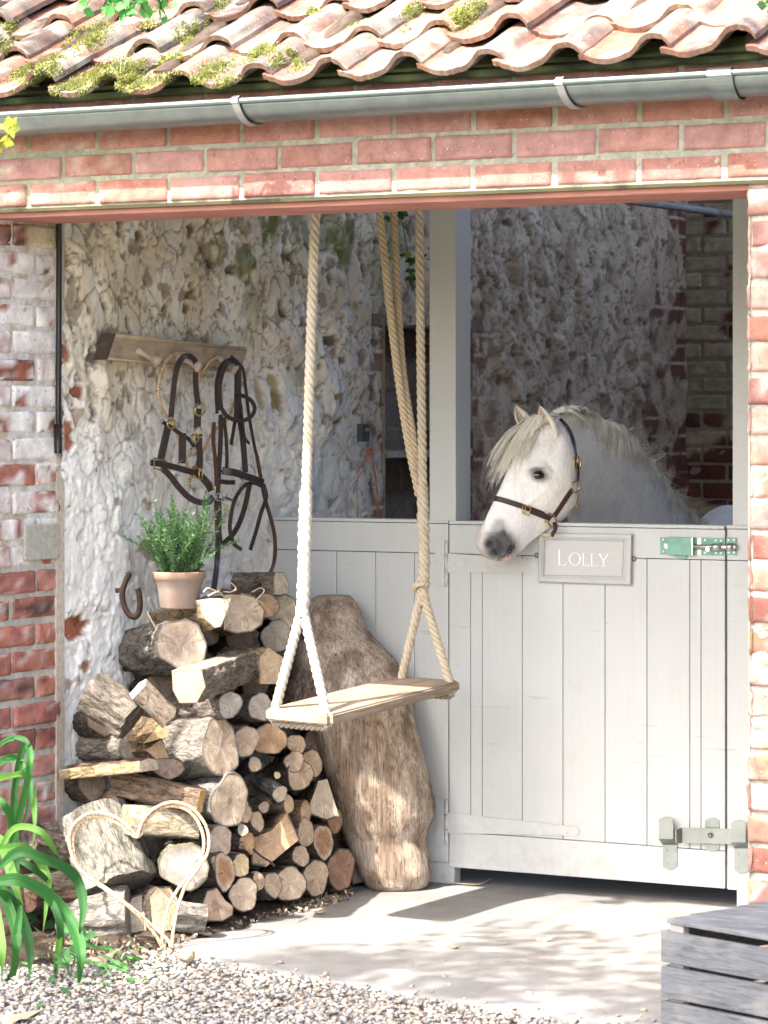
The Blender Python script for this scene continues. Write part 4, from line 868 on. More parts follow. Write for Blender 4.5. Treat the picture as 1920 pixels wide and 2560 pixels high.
# ================================================================ FIREWOOD
GREY, DARK, LITE, SILV, MOSSY = (.20, .17, .145), (.115, .09, .07), (.30, .27, .235), (.38, .36, .33), (.19, .18, .115)
PALE, BEIG, ORNG, YELL, GRYW, PINK, WHT_ = (.64, .50, .365), (.57, .43, .30), (.58, .34, .16), (.68, .53, .32), (.47, .40, .32), (.55, .39, .28), (.70, .62, .52)
LOGS = []
def log3(E, Bk, ry, rz, bark=GREY, cut=PALE, heart=None, roll=0., poly=None, split=(), scol=None, label='', rough=1., group='split logs stacked against the side wall', name='firewood_log', bend=0.):
    """E = centre of the visible sawn end, Bk = centre of the hidden end; ry, rz half sizes of the section"""
    E = np.asarray(E, float); Bk = np.asarray(Bk, float); ax = E-Bk; L = np.linalg.norm(ax); ax /= L
    up = np.array([0, 0, 1.]); 
    if abs(ax[2]) > .8: up = np.array([.6, -.6, .3])
    yv = np.cross(up, ax); yv /= np.linalg.norm(yv); zv = np.cross(ax, yv); sd = len(LOGS)*7.7
    if poly is None:
        n = 44; a = np.linspace(0, 2*np.pi, n, endpoint=False); rr = 1+.07*np.sin(2*a+sd)+.055*np.sin(3*a+sd*2)+.03*np.sin(5*a+sd)+.018*np.sin(9*a+sd*3)+.012*np.sin(14*a+sd)
        C = np.stack([ry*np.cos(a)*rr, rz*np.sin(a)*rr], 1); isb = np.ones(n)
    else:
        pl = np.array(poly, float)*np.array([ry, rz]); C = []; isb = []
        for j in range(len(pl)):
            p, q = pl[j], pl[(j+1) % len(pl)]; k = max(3, int(np.linalg.norm(q-p)/.007))
            for f in np.linspace(0, 1, k, endpoint=False): C.append(p+(q-p)*f); isb.append(0. if j in split else 1.)
        C = np.array(C); isb = np.array(isb); n = len(C); C = C+.0015*rng.normal(size=C.shape)*0
        if np.sum(C[:, 0]*np.roll(C[:, 1], -1)-np.roll(C[:, 0], -1)*C[:, 1]) < 0: C = C[::-1]; isb = isb[::-1]
    cr_, sr_ = math.cos(roll), math.sin(roll); C = C@np.array([[cr_, sr_], [-sr_, cr_]])
    ns = max(8, int(L/.012)); xs = -np.linspace(0, L, ns)
    XX = np.tile(xs, (n, 1)); rad = np.linalg.norm(C, axis=1)[:, None]; dn = C/(rad+1e-9)
    q = np.stack([XX.ravel(), np.repeat(C[:, 0], ns), np.repeat(C[:, 1], ns)], 1)
    nb = fbm(q*np.array([14, 45, 45])+sd, 1, 4).reshape(n, ns); nl_ = fbm(q*np.array([7, 12, 12])+sd*2, 1, 2).reshape(n, ns)
    size = (ry+rz)/2; amp = (.0055+.05*size)*rough
    dsp = (amp*.7*nb*isb[:, None]+.0015*nb*(1-isb[:, None])+size*.07*nl_)*sstep(0, .03, -XX)[...]
    P = np.zeros((n, ns, 3)); P[..., 0] = XX+.003*nb*(XX < 0); P[..., 1] = C[:, :1]+dn[:, :1]*dsp+bend*XX**2; P[..., 2] = C[:, 1:]+dn[:, 1:]*dsp
    crk = np.abs(fbm(q*np.array([10, 40, 40])+sd*3, 1, 3)).reshape(n, ns)
    bc = mixc(np.array(bark)*1.15, np.array(bark)*.55, sstep(.16, .0, crk)*.8); bc = mixc(bc, np.array(bark)*1.5+.03, sstep(.2, .7, nl_)*.5)
    if scol is None: scol = cut
    wc = mixc(np.array(scol)*1.05, np.array(scol)*.62, sstep(-.2, .6, fbm(q*np.array([6, 90, 90])+sd, 1, 3).reshape(n, ns)))
    col = bc*isb[:, None, None]+wc*(1-isb[:, None, None])
    m = MB(); m.grid(P, col, 0, True, cu=True)
    # back cap
    ring = P[:, -1]; m.add(np.vstack([ring, ring.mean(0)]), [[(j+1) % n, j, n] for j in range(n)], np.array(cut)*.8, 0, False)
    o = m.build(name, BARK, None, loc=(0, 0, 0)); o.matrix_world = Matrix([[ax[k], yv[k], zv[k], E[k]] for k in range(3)]+[[0, 0, 0, 1]])
    # sawn face
    sc = np.array([1, .985, .95, .9, .8, .65, .5, .35, .2, .08]); Q = np.zeros((n, len(sc), 3)); 
    cen = C.mean(0)*.6
    Q[..., 1] = cen[0]+(C[:, :1]-cen[0])*sc; Q[..., 2] = cen[1]+(C[:, 1:]-cen[1])*sc; qf = Q.reshape(-1, 3)
    Q[..., 0] = (.0012*fbm(qf*60+sd, 1, 3)+.0025*fbm(qf*14+sd, 1, 2)).reshape(n, len(sc))+np.where(sc > .99, 0, .0008)
    Q[:, 0] = P[:, 0]
    cf = np.tile(np.array(cut, float), (n, len(sc), 1)); nn = fbm(qf*22+sd, 1, 3).reshape(n, len(sc))
    cf = mixc(cf, np.array(cut)*np.array([.72, .68, .66]), sstep(-.1, .7, nn)*.6)
    if heart is not None: hc, hf = heart; cf = mixc(cf, hc, sstep(hf+.1, hf-.08, sc[None]+.12*nn)*.85)
    rim = np.tile(sc > .94, (n, 1)); cf = np.where((rim*(isb[:, None] > .5))[..., None], np.array(bark)*.8, cf)
    m = MB(); m.grid(Q, cf, 0, True, cu=True, flip=False); m.add(np.vstack([Q[:, -1], Q[:, -1].mean(0)]), [[j, (j+1) % n, n] for j in range(n)], cf[:, -1].mean(0), 0, True)
    f = m.build('cut_face', CUT, None, loc=(0, 0, 0)); f.parent = o; f.matrix_parent_inverse = Matrix.Identity(4); f.location = (0, 0, 0)
    tag(o, label, 'log', group); LOGS.append(o); return o
def xdef(px, z): return float(np.interp(px, [150, 300, 480, 900], [.10, .25, .44, .47]))-.17*max(0, z)*.95
def lg(px, py, a, b, Lp=200, dx=0., **kw):
    z = 1.45-(py-1041)/850.; Xv = max(.10, xdef(px, z)+dx); E = at(px, py, 0, Xv); s = F/((E-CAM)@D)
    hz = b/s; rat = min(a/b, .98) if kw.get('poly') is None or 'rat' in kw else .8
    rat = kw.pop('rat', rat); al = math.asin(min(rat, .99))-math.radians(28.1); ry = kw.pop('ry', None) or (hz if kw.get('poly') is None else a/s/max(math.sin(al+math.radians(28.1)), .4))
    pit = kw.pop('pitch', .13+rng.normal()*.04); yaw = kw.pop('yaw', .13+rng.normal()*.04); al += yaw
    n = np.array([math.cos(al)*math.cos(pit), -math.sin(al)*math.cos(pit), math.sin(pit)])
    pr = abs((n@R)*s); L = min(.44, max(.12, Lp/max(pr, 250)), (Xv+.03)/max(n[0], .35))
    return log3(E, E-n*L, ry, hz, **kw)
L_ = lg
# bottom row, from the right
L_(790, 2194, 27, 46, 90, bark=DARK, cut=BEIG, label='pale round log end beside the leaning trunk, last of the bottom row')
L_(726, 2210, 31, 47, 120, bark=DARK, cut=PALE, label='large pale round log end, second from the leaning trunk in the bottom row')
L_(682, 2212, 19, 33, 110, bark=GREY, cut=BEIG, label='smooth barked log on the ground between a small knot end and a large pale end')
L_(646, 2203, 12, 23, 80, bark=DARK, cut=BEIG, label='thin dark branch end in the bottom row, smallest round end near the ground')
L_(609, 2236, 35, 42, 90, bark=DARK, cut=PALE, label='wide pale log end with fine cracks on the concrete in the bottom row')
L_(544, 2262, 36, 42, 80, dx=.0, bark=GREY, cut=PINK, heart=((.30, .18, .13), .3), poly=[(-.6, .9), (.0, 1.0), (.5, .2), (1.0, -.2), (.9, -.7), (.2, -1), (-.7, -.9), (-1, 0)], split=(1, 2), label='broken edged brown log end with a dark curl of grain, bottom row')
log3(at(512, 2296, 0, .47), at(430, 2286, 0, .40), .045, .042, LITE, YELL, label='short chopped pale barked stub on the ground beside the point of the wire heart', poly=[(-1, .3), (-.5, 1), (.6, .8), (1, .2), (.8, -.8), (-.4, -1)], split=(3,))
L_(409, 2272, 34, 56, 120, bark=DARK, cut=BEIG, poly=[(-.9, .6), (-.4, 1), (.5, .95), (1, .4), (.95, -.8), (.2, -1), (-.8, -.9)], split=(4, 5), label='blocky split log end behind the point of the wire heart')
log3(at(352, 2295, 0, .30), at(335, 2290, 0, .02), .06, .06, DARK, GRYW, label='dark log in the hollow behind the lower left side of the wire heart')
log3(at(322, 2280, 0, .28), at(150, 2295, 0, .10), .075, .072, LITE, (.30, .24, .19), poly=[(-1, -.2), (-.5, .8), (.3, 1), (1, .3), (.8, -.8), (-.6, -1)], split=(2,), rough=1.6, label='large cracked slab of bark wood low at the left beside the green leaves', bend=0.)
# the big upright stump inside the heart
log3(at(232, 2032, 0, .12), at(296, 2215, 0, .235), .098, .090, (.30, .28, .23), (.42, .39, .32), rough=1.5, label='big deeply furrowed stump standing up behind the left lobe of the wire heart', name='stump')
log3(at(190, 2070, 0, .04), at(110, 2085, 0, .02), .03, .03, LITE, YELL, label='small pale branch stub at the far left of the pile above the leaves')
log3(at(150, 2140, 0, .06), at(60, 2110, 0, .02), .06, .055, DARK, (.2, .15, .12), label='dark rotten log at the far left edge of the pile behind the green blades')
log3(at(170, 2210, 0, .10), at(60, 2235, 0, .04), .07, .05, DARK, (.22, .13, .09), label='dark flat log low at the far left under the rotten one')
log3(at(205, 2235, 0, .15), at(120, 2240, 0, .10), .035, .02, (.12, .07, .05), (.3, .2, .14), label='thin reddish brown split piece trapped under the furrowed stump')
# row 2
L_(461, 2166, 64, 60, 120, bark=MOSSY, cut=(.27, .235, .205), label='largest round grey log end framed by the right lobe of the wire heart', heart=((.45, .38, .32), .4))
L_(561, 2179, 20, 48, 60, bark=DARK, cut=PALE, heart=((.42, .22, .10), .66), label='narrow oval end with a dark orange core beside the largest grey end')
L_(601, 2164, 22, 28, 60, bark=GREY, cut=YELL, label='small plain yellowish end tucked under the orange rimmed branch')
L_(685, 2100, 60, 66, 70, bark=GREY, cut=(.62, .42, .26), heart=((.50, .36, .24), .25), poly=[(-.9, -.9), (-.35, -1), (1, .0), (.55, 1), (-.1, .35), (-.9, .1)], split=(1, 3, 4), rat=.9, label='big tan split block with square corners and a knot, lower middle pile')
L_(752, 2140, 17, 28, 90, bark=GREY, cut=(.62, .46, .32), roll=-.3, label='small tan end on a dark branch just above the bottom row')
L_(808, 2104, 19, 45, 70, bark=DARK, cut=PALE, heart=((.42, .22, .12), .7), label='tall narrow end with a rusty brown core near the leaning trunk')
L_(764, 2082, 18, 35, 60, bark=GREY, cut=BEIG, label='plain pale oval end between the tan split block and the rusty cored end')
L_(852, 2173, 9, 52, 90, bark=DARK, cut=(.36, .22, .15), rat=.6, label='dark log with a brown face in the shade against the foot of the leaning trunk')
log3(at(905, 2150, 0, .42), at(860, 2140, 0, .2), .05, .075, GREY, (.34, .26, .20), poly=[(-.6, -1), (.8, -.8), (.2, 1), (-.9, .7)], split=(1,), label='shaded wedge of split wood behind the lower leaning trunk')
L_(624, 2108, 8, 30, 60, bark=DARK, cut=ORNG, heart=(PALE, .4), label='thin orange rimmed oval end on a short dark branch')
L_(607, 2075, 13, 15, 60, bark=GREY, cut=GRYW, heart=((.35, .28, .23), .5), label='small grey branch stub resting above the orange rimmed end')
L_(548, 2103, 29, 38, 70, bark=GREY, cut=(.42, .33, .26), label='brown weathered end right of the right lobe of the wire heart')
# split log within right lobe
log3(at(482, 2060, 0, .36), at(310, 2050, 0, .24), .05, .047, GREY, (.70, .56, .36), scol=(.74, .62, .43), poly=[(-1, -.8), (1, -.9), (.9, .1), (.3, .95), (-.5, 1), (-1, .2)], split=(1, 2, 3, 4, 5), label='bright yellow freshly split log filling the top of the wire heart')
L_(270, 2000, 38, 26, 110, bark=(.16, .14, .11), cut=PINK, dx=-.05, label='pinkish round end on a dark mossy log against the brick pier')
log3(at(502, 2002, 0, .42), at(285, 1955, 0, .16), .026, .036, (.24, .16, .11), (.66, .40, .16), scol=(.34, .24, .17), poly=[(-1, -.9), (.7, -1), (1, .9), (-.8, .9)], split=(0, 1, 2, 3), label='long dark split rail lying across the pile with a bright orange triangular tip')
L_(574, 2003, 46, 64, 170, bark=LITE, cut=PALE, heart=((.24, .15, .10), .08), roll=-.35, rat=.66, pitch=.0, label='large tilted pale end with one dark knot right of the long split rail')
L_(700, 1985, 30, 20, 150, bark=SILV, cut=(.62, .50, .36), rat=.85, pitch=-.12, roll=.3, label='silver barked branch pointing right with an oblique yellowish cut')
L_(607, 2027, 17, 34, 40, bark=GREY, cut=(.62, .42, .26), roll=-.3, label='orange toned oval peeping out behind the large tilted knotty end')
L_(643, 2053, 11, 27, 50, bark=GREY, cut=BEIG, label='slim pale oval end on a short branch above the grey stub')
L_(721, 2010, 11, 23, 110, bark=(.24, .18, .13), cut=YELL, label='forked branch with two small ends under the silver barked branch')
L_(660, 2018, 16, 14, 60, bark=(.24, .18, .13), cut=(.42, .32, .25), label='small shaggy stub end of the fork left of centre')
L_(764, 2032, 12, 33, 70, bark=(.20, .12, .08), cut=(.60, .33, .16), heart=(PALE, .72), label='dark barked piece with an orange ring round a pale core')
log3(at(802, 2000, 0, .43), at(740, 2005, 0, .2), .055, .062, DARK, (.50, .42, .32), scol=(.42, .31, .22), poly=[(-.8, -.6), (.3, -1), (1, -.8), (.4, 1), (-.1, .9)], split=(2, 3, 4), label='quarter split log with a long pale straight edge near the leaning trunk')
L_(837, 2049, 15, 34, 60, bark=DARK, cut=(.40, .24, .15), label='red brown end in shade right of the quarter split log')
# row by seat height
L_(551, 1868, 37, 71, 215, bark=LITE, cut=PALE, heart=((.50, .40, .33), .3), label='tall pale oval end of the light barked log left below the swing seat')
L_(615, 1853, 28, 38, 70, bark=SILV, cut=PALE, heart=((.55, .42, .34), .35), label='round pale end just right of the tall pale oval')
L_(674, 1848, 40, 42, 50, bark=GREY, cut=(.58, .38, .24), heart=((.46, .30, .20), .35), label='round orange brown end directly below the swing seat corner')
L_(741, 1861, 22, 26, 70, bark=DARK, cut=BEIG, label='small beige end right of the orange brown one under the seat')
L_(637, 1911, 17, 18, 70, bark=(.18, .19, .19), cut=BEIG, label='small neat round end at the left of the long smooth branch')
L_(735, 1904, 25, 26, 190, bark=(.26, .22, .19), cut=PALE, label='long smooth branch lying level under the swing seat with a pale rounded tip')
L_(750, 1937, 25, 42, 60, bark=DARK, cut=(.62, .47, .33), label='tall tan end hanging below the tip of the long smooth branch')
L_(780, 1908, 20, 37, 50, bark=DARK, cut=BEIG, label='oval beige end nearest the leaning trunk at the height of the long smooth branch')
L_(693, 1938, 11, 9, 50, bark=DARK, cut=YELL, label='tiny yellow end peeping out below the long smooth branch')
L_(322, 1862, 22, 36, 140, bark=(.30, .26, .22), cut=GRYW, dx=-.02, label='stout grey log at the left, directly above the flat split plank')
log3(at(372, 1912, 0, .32), at(172, 1932, 0, .05), .045, .020, (.16, .10, .07), (.56, .46, .33), scol=(.58, .44, .25), poly=[(-1, -.8), (1, -.9), (1, .5), (0, 1), (-1, .7)], split=(0, 1, 4), label='flat split plank jutting left to the brick pier under the stout grey log')
L_(398, 1885, 30, 38, 60, bark=(.2, .12, .09), cut=(.52, .36, .22), poly=[(-1, .3), (.3, 1), (1, -1), (.4, -1)], split=(0, 2), label='narrow split wedge with orange grain beside the flat plank')
log3(at(420, 1920, 0, .30), at(330, 1920, 0, .05), .05, .03, (.12, .09, .07), (.3, .22, .17), label='shadowed log in the gap under the light barked log')
L_(785, 1858, 30, 30, 40, dx=-.08, bark=DARK, cut=(.22, .16, .12), label='dark barked log in the shade between the small beige end and the leaning trunk')
# upper left
log3(at(212, 1725, 0, .16)+np.array([.02, 0, 0]), at(330, 1800, 0, .30), .060, .062, (.20, .17, .14), (.22, .18, .15), rough=1.5, label='dark scaly barked log sloping up to the left at the white wall')
log3(at(345, 1722, 0, .33), at(420, 1795, 0, .38), .028, .036, (.34, .27, .20), (.46, .36, .27), rough=.7, label='short peeled branch stub poking up left of the split orange faced log', poly=[(-.9, -.6), (.6, -1), (1, .3), (.1, 1), (-.8, .6)], split=(0, 1, 2, 3, 4))
L_(454, 1612, 57, 68, 190, bark=(.22, .20, .18), cut=(.46, .37, .29), heart=((.30, .24, .20), .55), dx=-.03, rough=1.4, label='huge dark log under the flower pot with a big brown ringed end')
log3(at(390, 1830, 0, .30), at(320, 1815, 0, .1), .04, .035, (.24, .17, .1), (.60, .42, .22), poly=[(-1, -.9), (.9, -.4), (.6, 1)], split=(0, 1), label='triangular split piece with yellow grain below the peeled stub')
log3(at(471, 1712, 0, .45), at(640, 1652, 0, .22), .05, .052, (.30, .25, .20), (.55, .36, .17), heart=((.60, .42, .22), .9), poly=[(-.95, .75), (.75, .8), (1, -.1), (.5, -.95), (-.5, -1), (-.9, -.3)], split=(0,), scol=(.70, .58, .44), rough=1.5, label='split log with a sawn orange face pointing at the viewer in the upper pile')
log3(at(575, 1762, 0, .40), at(430, 1772, 0, .12), .040, .040, (.26, .22, .19), (.52, .46, .40), label='pale weathered round end below the orange faced split log')
L_(652, 1768, 26, 38, 80, bark=GREY, cut=(.56, .49, .42), label='pale cut end just left of the swing seat corner')
log3(at(690, 1665, 0, .36), at(580, 1660, 0, .15), .06, .055, (.50, .38, .26), (.62, .46, .30), scol=(.72, .50, .28), poly=[(-1, -.9), (.6, -1), (1, .1), (.2, .6), (-.4, 1), (-1, .5)], split=(0, 1, 2, 3, 4), label='torn orange splintered log seen behind the fork of the near rope')
# top
L_(538, 1533, 38, 38, 170, bark=(.50, .38, .25), cut=WHT_, poly=[(-1, .9), (-.2, 1), (1, .92), (.85, .3), (.3, -.9), (-.1, -1), (-.75, -.3)], split=(0, 1, 2), dx=.02, rat=.85, label='half round white cut end of the long split log the flower pot stands on')
L_(612, 1533, 48, 51, 120, bark=(.34, .26, .19), cut=(.64, .53, .40), poly=[(-1, .9), (-.1, 1), (.5, .8), (.95, .1), (.8, -.6), (.3, -.9), (-.4, -1), (-1, -.8)], split=(7, 0), dx=-.03, rat=.85, label='broad smooth pale end right behind the white half round end')
L_(667, 1515, 27, 33, 90, dx=-.05, bark=(.22, .17, .13), cut=(.42, .29, .20), heart=((.56, .36, .20), .4), label='round brown end with an orange heart near the top of the pile')
L_(706, 1528, 38, 46, 60, dx=-.09, bark=GREY, cut=(.62, .54, .38), label='pale yellow end half hidden behind the near rope at the top of the pile')
log3(at(703, 1458, 0, .26), at(596, 1460, 0, .10), .040, .036, (.26, .22, .18), (.62, .53, .42), scol=(.33, .27, .21), poly=[(-1, -.9), (1, -.9), (.9, .2), (.3, .9), (-.6, 1), (-1, .3)], split=(0, 4), label='topmost split log with a pale end, under the looped bridle rein')
L_(690, 1590, 40, 38, 80, dx=-.05, bark=(.34, .30, .26), cut=(.38, .33, .28), label='grey weathered end on a rounded log behind the near rope')
log3(at(748, 1790, 1, 1.18), at(770, 1690, 1, 1.30), .05, .05, (.30, .22, .17), (.38, .28, .2), label='upright brown log standing between the pile and the leaning trunk', rough=.8)
log3(at(745, 1620, 1, 1.32), at(755, 1560, 1, 1.38), .06, .05, DARK, (.3, .22, .17), label='dark upright piece behind the near rope against the boards')
# fill logs behind the front row, shade put into their dark colours
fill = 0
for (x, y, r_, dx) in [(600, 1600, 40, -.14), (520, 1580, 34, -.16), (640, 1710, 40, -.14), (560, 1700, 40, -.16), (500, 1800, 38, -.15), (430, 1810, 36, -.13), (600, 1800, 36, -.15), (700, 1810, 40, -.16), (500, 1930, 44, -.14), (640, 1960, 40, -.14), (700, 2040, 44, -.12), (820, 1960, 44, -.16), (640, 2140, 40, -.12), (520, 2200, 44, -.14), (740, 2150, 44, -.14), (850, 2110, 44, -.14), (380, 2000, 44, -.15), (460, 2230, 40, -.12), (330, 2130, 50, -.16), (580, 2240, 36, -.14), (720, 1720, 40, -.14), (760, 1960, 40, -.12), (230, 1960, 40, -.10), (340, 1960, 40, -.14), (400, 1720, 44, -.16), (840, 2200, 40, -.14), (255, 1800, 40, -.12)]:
    L_(x, y, r_*.8, r_, 60, dx=dx, bark=(.12, .10, .08), cut=(.24, .19, .15), label='log end coloured dark for the shadow behind the front rows of the pile', group='shaded logs behind the front rows')
# ================================================================ WIRE HEARTS
def rust_mat():
    t = NT('rusty_wire'); c = t.ramp(t.noise(230, 5, .65), [(.42, (.60, .40, .17)), (.5, (.62, .52, .40)), (.56, (.30, .10, .035))]); t.bump(t.noise(160, 4), .4, .002); return t.fin(c, .7, 0, .3)
RUST = rust_mat()
def h4(pts): return [(140+x/2.304, 1780+y/2.304) for x, y in pts]
hA = h4([(612, 1360), (575, 1290), (500, 1200), (400, 1105), (300, 1035), (200, 962), (130, 900), (95, 830), (75, 740), (85, 680), (120, 630), (180, 590), (250, 580), (330, 600), (390, 640), (440, 690), (468, 722), (476, 690), (500, 630), (550, 570), (620, 530), (690, 520), (760, 540), (820, 590), (865, 660), (882, 740), (870, 820), (830, 885), (790, 940), (745, 1005), (710, 1100), (682, 1220), (666, 1357)])
hB = h4([(664, 1357), (640, 1310), (560, 1235), (450, 1140), (380, 1085), (290, 1015), (180, 945), (125, 880), (100, 800), (95, 735), (115, 675), (165, 625), (235, 603), (310, 618), (375, 655), (425, 695), (460, 722), (492, 704), (504, 662), (542, 602), (602, 556), (680, 542), (750, 562), (805, 612), (840, 682), (852, 752), (843, 830), (815, 885), (765, 945), (708, 1015), (655, 1105), (625, 1210), (606, 1360)])
fd = (at(405, 2370, 2, .004)-CAM)@D
def hd(y): return fd+(2370-y)/900.*.24
m = MB()
for hp, off in ((hA, -.006), (hB, .004)):
    P = spline([atd(x, y, hd(y)+off) for x, y in hp], 200); P[:, 2] = np.maximum(P[:, 2], .006); m.tube(P, .0046, 9)
heart = m.build('wire_heart', RUST, None, loc=at(405, 2370, 2, 0)); tag(heart, 'double wire heart of rusty rod standing against the log pile', 'heart ornament')
def c3(pts): return [(340+x/3.2526, 840+y/3.2526) for x, y in pts]
m = MB(); hc = c3([(430, 1215), (435, 1120), (400, 990), (345, 840), (300, 720), (240, 640), (195, 540), (180, 430), (195, 330), (230, 230), (280, 165), (350, 140), (420, 155), (470, 210), (505, 300), (520, 365), (545, 300), (590, 220), (650, 180), (720, 180), (790, 260), (815, 400), (800, 540), (740, 680), (620, 790), (545, 940), (480, 1060), (440, 1160), (425, 1215)])
m.tube(spline([at(x, y, 0, .075) for x, y in hc], 160), .0046, 8)
h2 = m.build('wire_heart', RUST, None, loc=at(470, 1200, 0, .075)); tag(h2, 'rusty wire heart hanging from the pegs behind the leather headcollar', 'heart ornament')
# ================================================================ PEG RAIL
t = NT('rail_wood'); cA = t.attr(); n = t.noise(1, 6, .6, co=t.map((60, 5, 60)), dist=1.); cc = t.mix(1., cA, t.ramp(n, [(.3, .75), (.7, 1.12)]), 'MULTIPLY'); cc = t.mix(t.ramp(t.noise(14, 5), [(.52, 0), (.7, .7)]), cc, (.17, .12, .08)); t.bump(n, .4, .003); RAIL = t.fin(cc, .6, 0, .3)
rail = empty('peg_rail', at(430, 870, 0, .03)); tag(rail, 'old wooden peg rail with three turned pegs on the limewashed wall', 'peg rail')
xf = .066
fr_ = [at(291, 834, 0, xf), at(614, 869, 0, xf), at(618, 876, 0, xf), at(600, 931, 0, xf), at(270, 899, 0, xf)]
m = MB(); m.prism(fr_, (-.034, -.006, 0), (.40, .30, .20)); tl_, tr_, br_, bl_ = fr_[0], fr_[1], fr_[3], fr_[4]
m.prism([tl_+np.array([-.0, -.004, 0]), bl_+np.array([0, -.004, 0]), bl_+np.array([-.040, -.012, -.002]), tl_+np.array([-.040, -.012, .002])], (0, -.006, 0), (.065, .042, .032))
def lr(a, b, t_): return a*(1-t_)+b*t_
for f0, dd in ((.045, .0042), (.11, .0026), (.955, .0036)):
    a, b = lr(tl_, bl_, f0), lr(tr_, br_, f0); ex_ = np.array([.001, 0, 0]); m.tube([a+ex_, lr(a, b, .5)+ex_, b+ex_], dd, 8, (.42, .33, .22))
m.build('rail_board', RAIL, rail, fixn=True)
pegc = []
for (bx, by), (hx, hy), lab in (((344, 876), (396, 906), 'empty left hand peg'), ((441, 889), (498, 918), 'middle peg'), ((543, 893), (591, 925), 'right hand peg')):
    b = at(bx, by, 0, xf); Xh = xf+.066; h = at(hx, hy, 0, Xh); dv = h-b; dv /= np.linalg.norm(dv); m = MB()
    prf = [(0, .0125), (.004, .0128), (.010, .0095), (.030, .0072), (.052, .0085), (.062, .0150), (.068, .0185), (.073, .0180), (.077, .0120), (.078, .0040)]
    L0 = np.linalg.norm(h-b)/.072; m.tube([b+dv*s*L0 for s, r in prf], [r for s, r in prf], 20, (.40, .34, .27)); o = m.build('peg', RAIL, rail); tag(o, lab); pegc.append((b, h))
# ================================================================ TACK
LEA = flat_mat('dark_leather', (.035, .024, .022), .42, vs=((60, .3),), bumps=((140, .25, .002),)); LEAR = flat_mat('brown_leather', (.075, .028, .018), .5, vs=((60, .3),), bumps=((300, .6, .002),))
NW = np.array([.80, -.60, .05]); NW /= np.linalg.norm(NW)
def strap3(m, pts, w, Xs, n=None, th=.0055, nrm=None):
    P = np.array([at(x, y, 0, X_) for (x, y), X_ in zip(pts, np.interp(np.linspace(0, 1, len(pts)), np.linspace(0, 1, len(Xs)), Xs))]); S = spline(P, n or max(12, len(pts)*8))
    m.ribbon(S, NW if nrm is None else nrm, w/770., th)
def ring3(m, c, rx, ry, X_, r=.0028, rot=0., ax=None, open_=1.):
    a = np.linspace(0, 2*np.pi*open_, 28); P = [at(c[0]+rx*math.cos(t_)*math.cos(rot)-ry*math.sin(t_)*math.sin(rot), c[1]+rx*math.cos(t_)*math.sin(rot)+ry*math.sin(t_)*math.cos(rot), 0, X_) for t_ in a]; m.tube(P, r, 8, caps=open_ < 1)
hal = empty('headcollar', at(450, 900, 0, .1)); tag(hal, 'dark leather headcollar with brass fittings hanging on the middle peg', 'headcollar')
m = MB()
strap3(m, c3([(285, 660), (300, 500), (318, 340), (345, 230), (390, 170), (440, 165), (480, 200), (490, 260)]), 12.5, [.11, .13, .125]); strap3(m, c3([(488, 230), (484, 330), (490, 450), (508, 560)]), 13, [.125, .12])
strap3(m, c3([(505, 590), (500, 680), (498, 750)]), 17, [.115, .115]); strap3(m, c3([(508, 800), (515, 900), (520, 1000), (515, 1085)]), 15, [.115, .12])
strap3(m, c3([(262, 730), (235, 850), (200, 1010)]), 17, [.115, .115]); strap3(m, c3([(380, 790), (378, 900), (375, 1035)]), 17, [.12, .125])
strap3(m, c3([(220, 700), (290, 745), (370, 800), (430, 840), (480, 905)]), 9, [.11, .12, .11]); strap3(m, c3([(120, 1030), (200, 1040), (290, 1060), (380, 1085), (470, 1110)]), 14, [.12, .14, .13])
strap3(m, c3([(215, 1075), (280, 1140), (350, 1230), (430, 1310), (510, 1350), (590, 1350), (625, 1310)]), 14, [.13, .15, .13]); strap3(m, c3([(480, 1100), (540, 1150), (590, 1210), (610, 1260)]), 17, [.12, .13])
m.build('straps', LEA, hal)
def one(par, name, mat, fn):
    m = MB(); fn(m); return m.build(name, mat, par)
for c_, a_, b_, X_, r_, ro in (((288, 715), 10, 12, .12, .0028, 0), ((508, 785), 10, 13, .12, .0028, 0), ((480, 830), 9, 11, .118, .0028, 0), ((375, 1050), 11, 11, .125, .0025, 0), ((520, 595), 12, 17, .12, .0032, .15), ((465, 940), 7, 9, .125, .003, 0)):
    one(hal, 'brass_ring', BRASS, lambda m: ring3(m, c3([c_])[0], a_, b_, X_, r_, ro))
for c_, w_, h_ in (((195, 1045), 15, 13), ((500, 1115), 12, 13)):
    def sq(m):
        c2 = c3([c_])[0]; P = [at(c2[0]+sx*w_, c2[1]+sy*h_+sx*3, 0, .130) for sx, sy in ((-1, -1), (1, -1), (1, 1), (-1, 1), (-1, -1))]; m.tube(P, .0028, 8); m.tube([at(c2[0]+4, c2[1]-h_, 0, .13), at(c2[0]+4, c2[1]+h_, 0, .13)], .0024, 8)
    one(hal, 'square_ring', BRASS, sq)
one(hal, 'buckle_tongue', BRASS, lambda m: m.tube([at(x, y, 0, .14) for x, y in c3([(612, 1205), (640, 1255)])], .003, 8))
bri = empty('bridle', at(600, 900, 0, .1)); tag(bri, 'black bridle with long plaited reins and snaffle bit hanging on the right peg', 'bridle')
m = MB()
strap3(m, c3([(690, 1700), (655, 1400), (665, 1250), (680, 1000), (690, 800), (690, 640)]), 11, [.10, .12, .13]); strap3(m, c3([(690, 600), (675, 450), (690, 330), (730, 230), (790, 200), (830, 240), (835, 330)]), 13, [.13, .14, .14], n=50)
strap3(m, c3([(660, 630), (652, 450), (665, 320), (700, 230), (760, 190), (830, 205)]), 7, [.12, .13, .13], n=50); strap3(m, c3([(835, 300), (832, 450), (845, 650), (870, 850), (885, 1040), (890, 1110)]), 14, [.14, .135, .135])
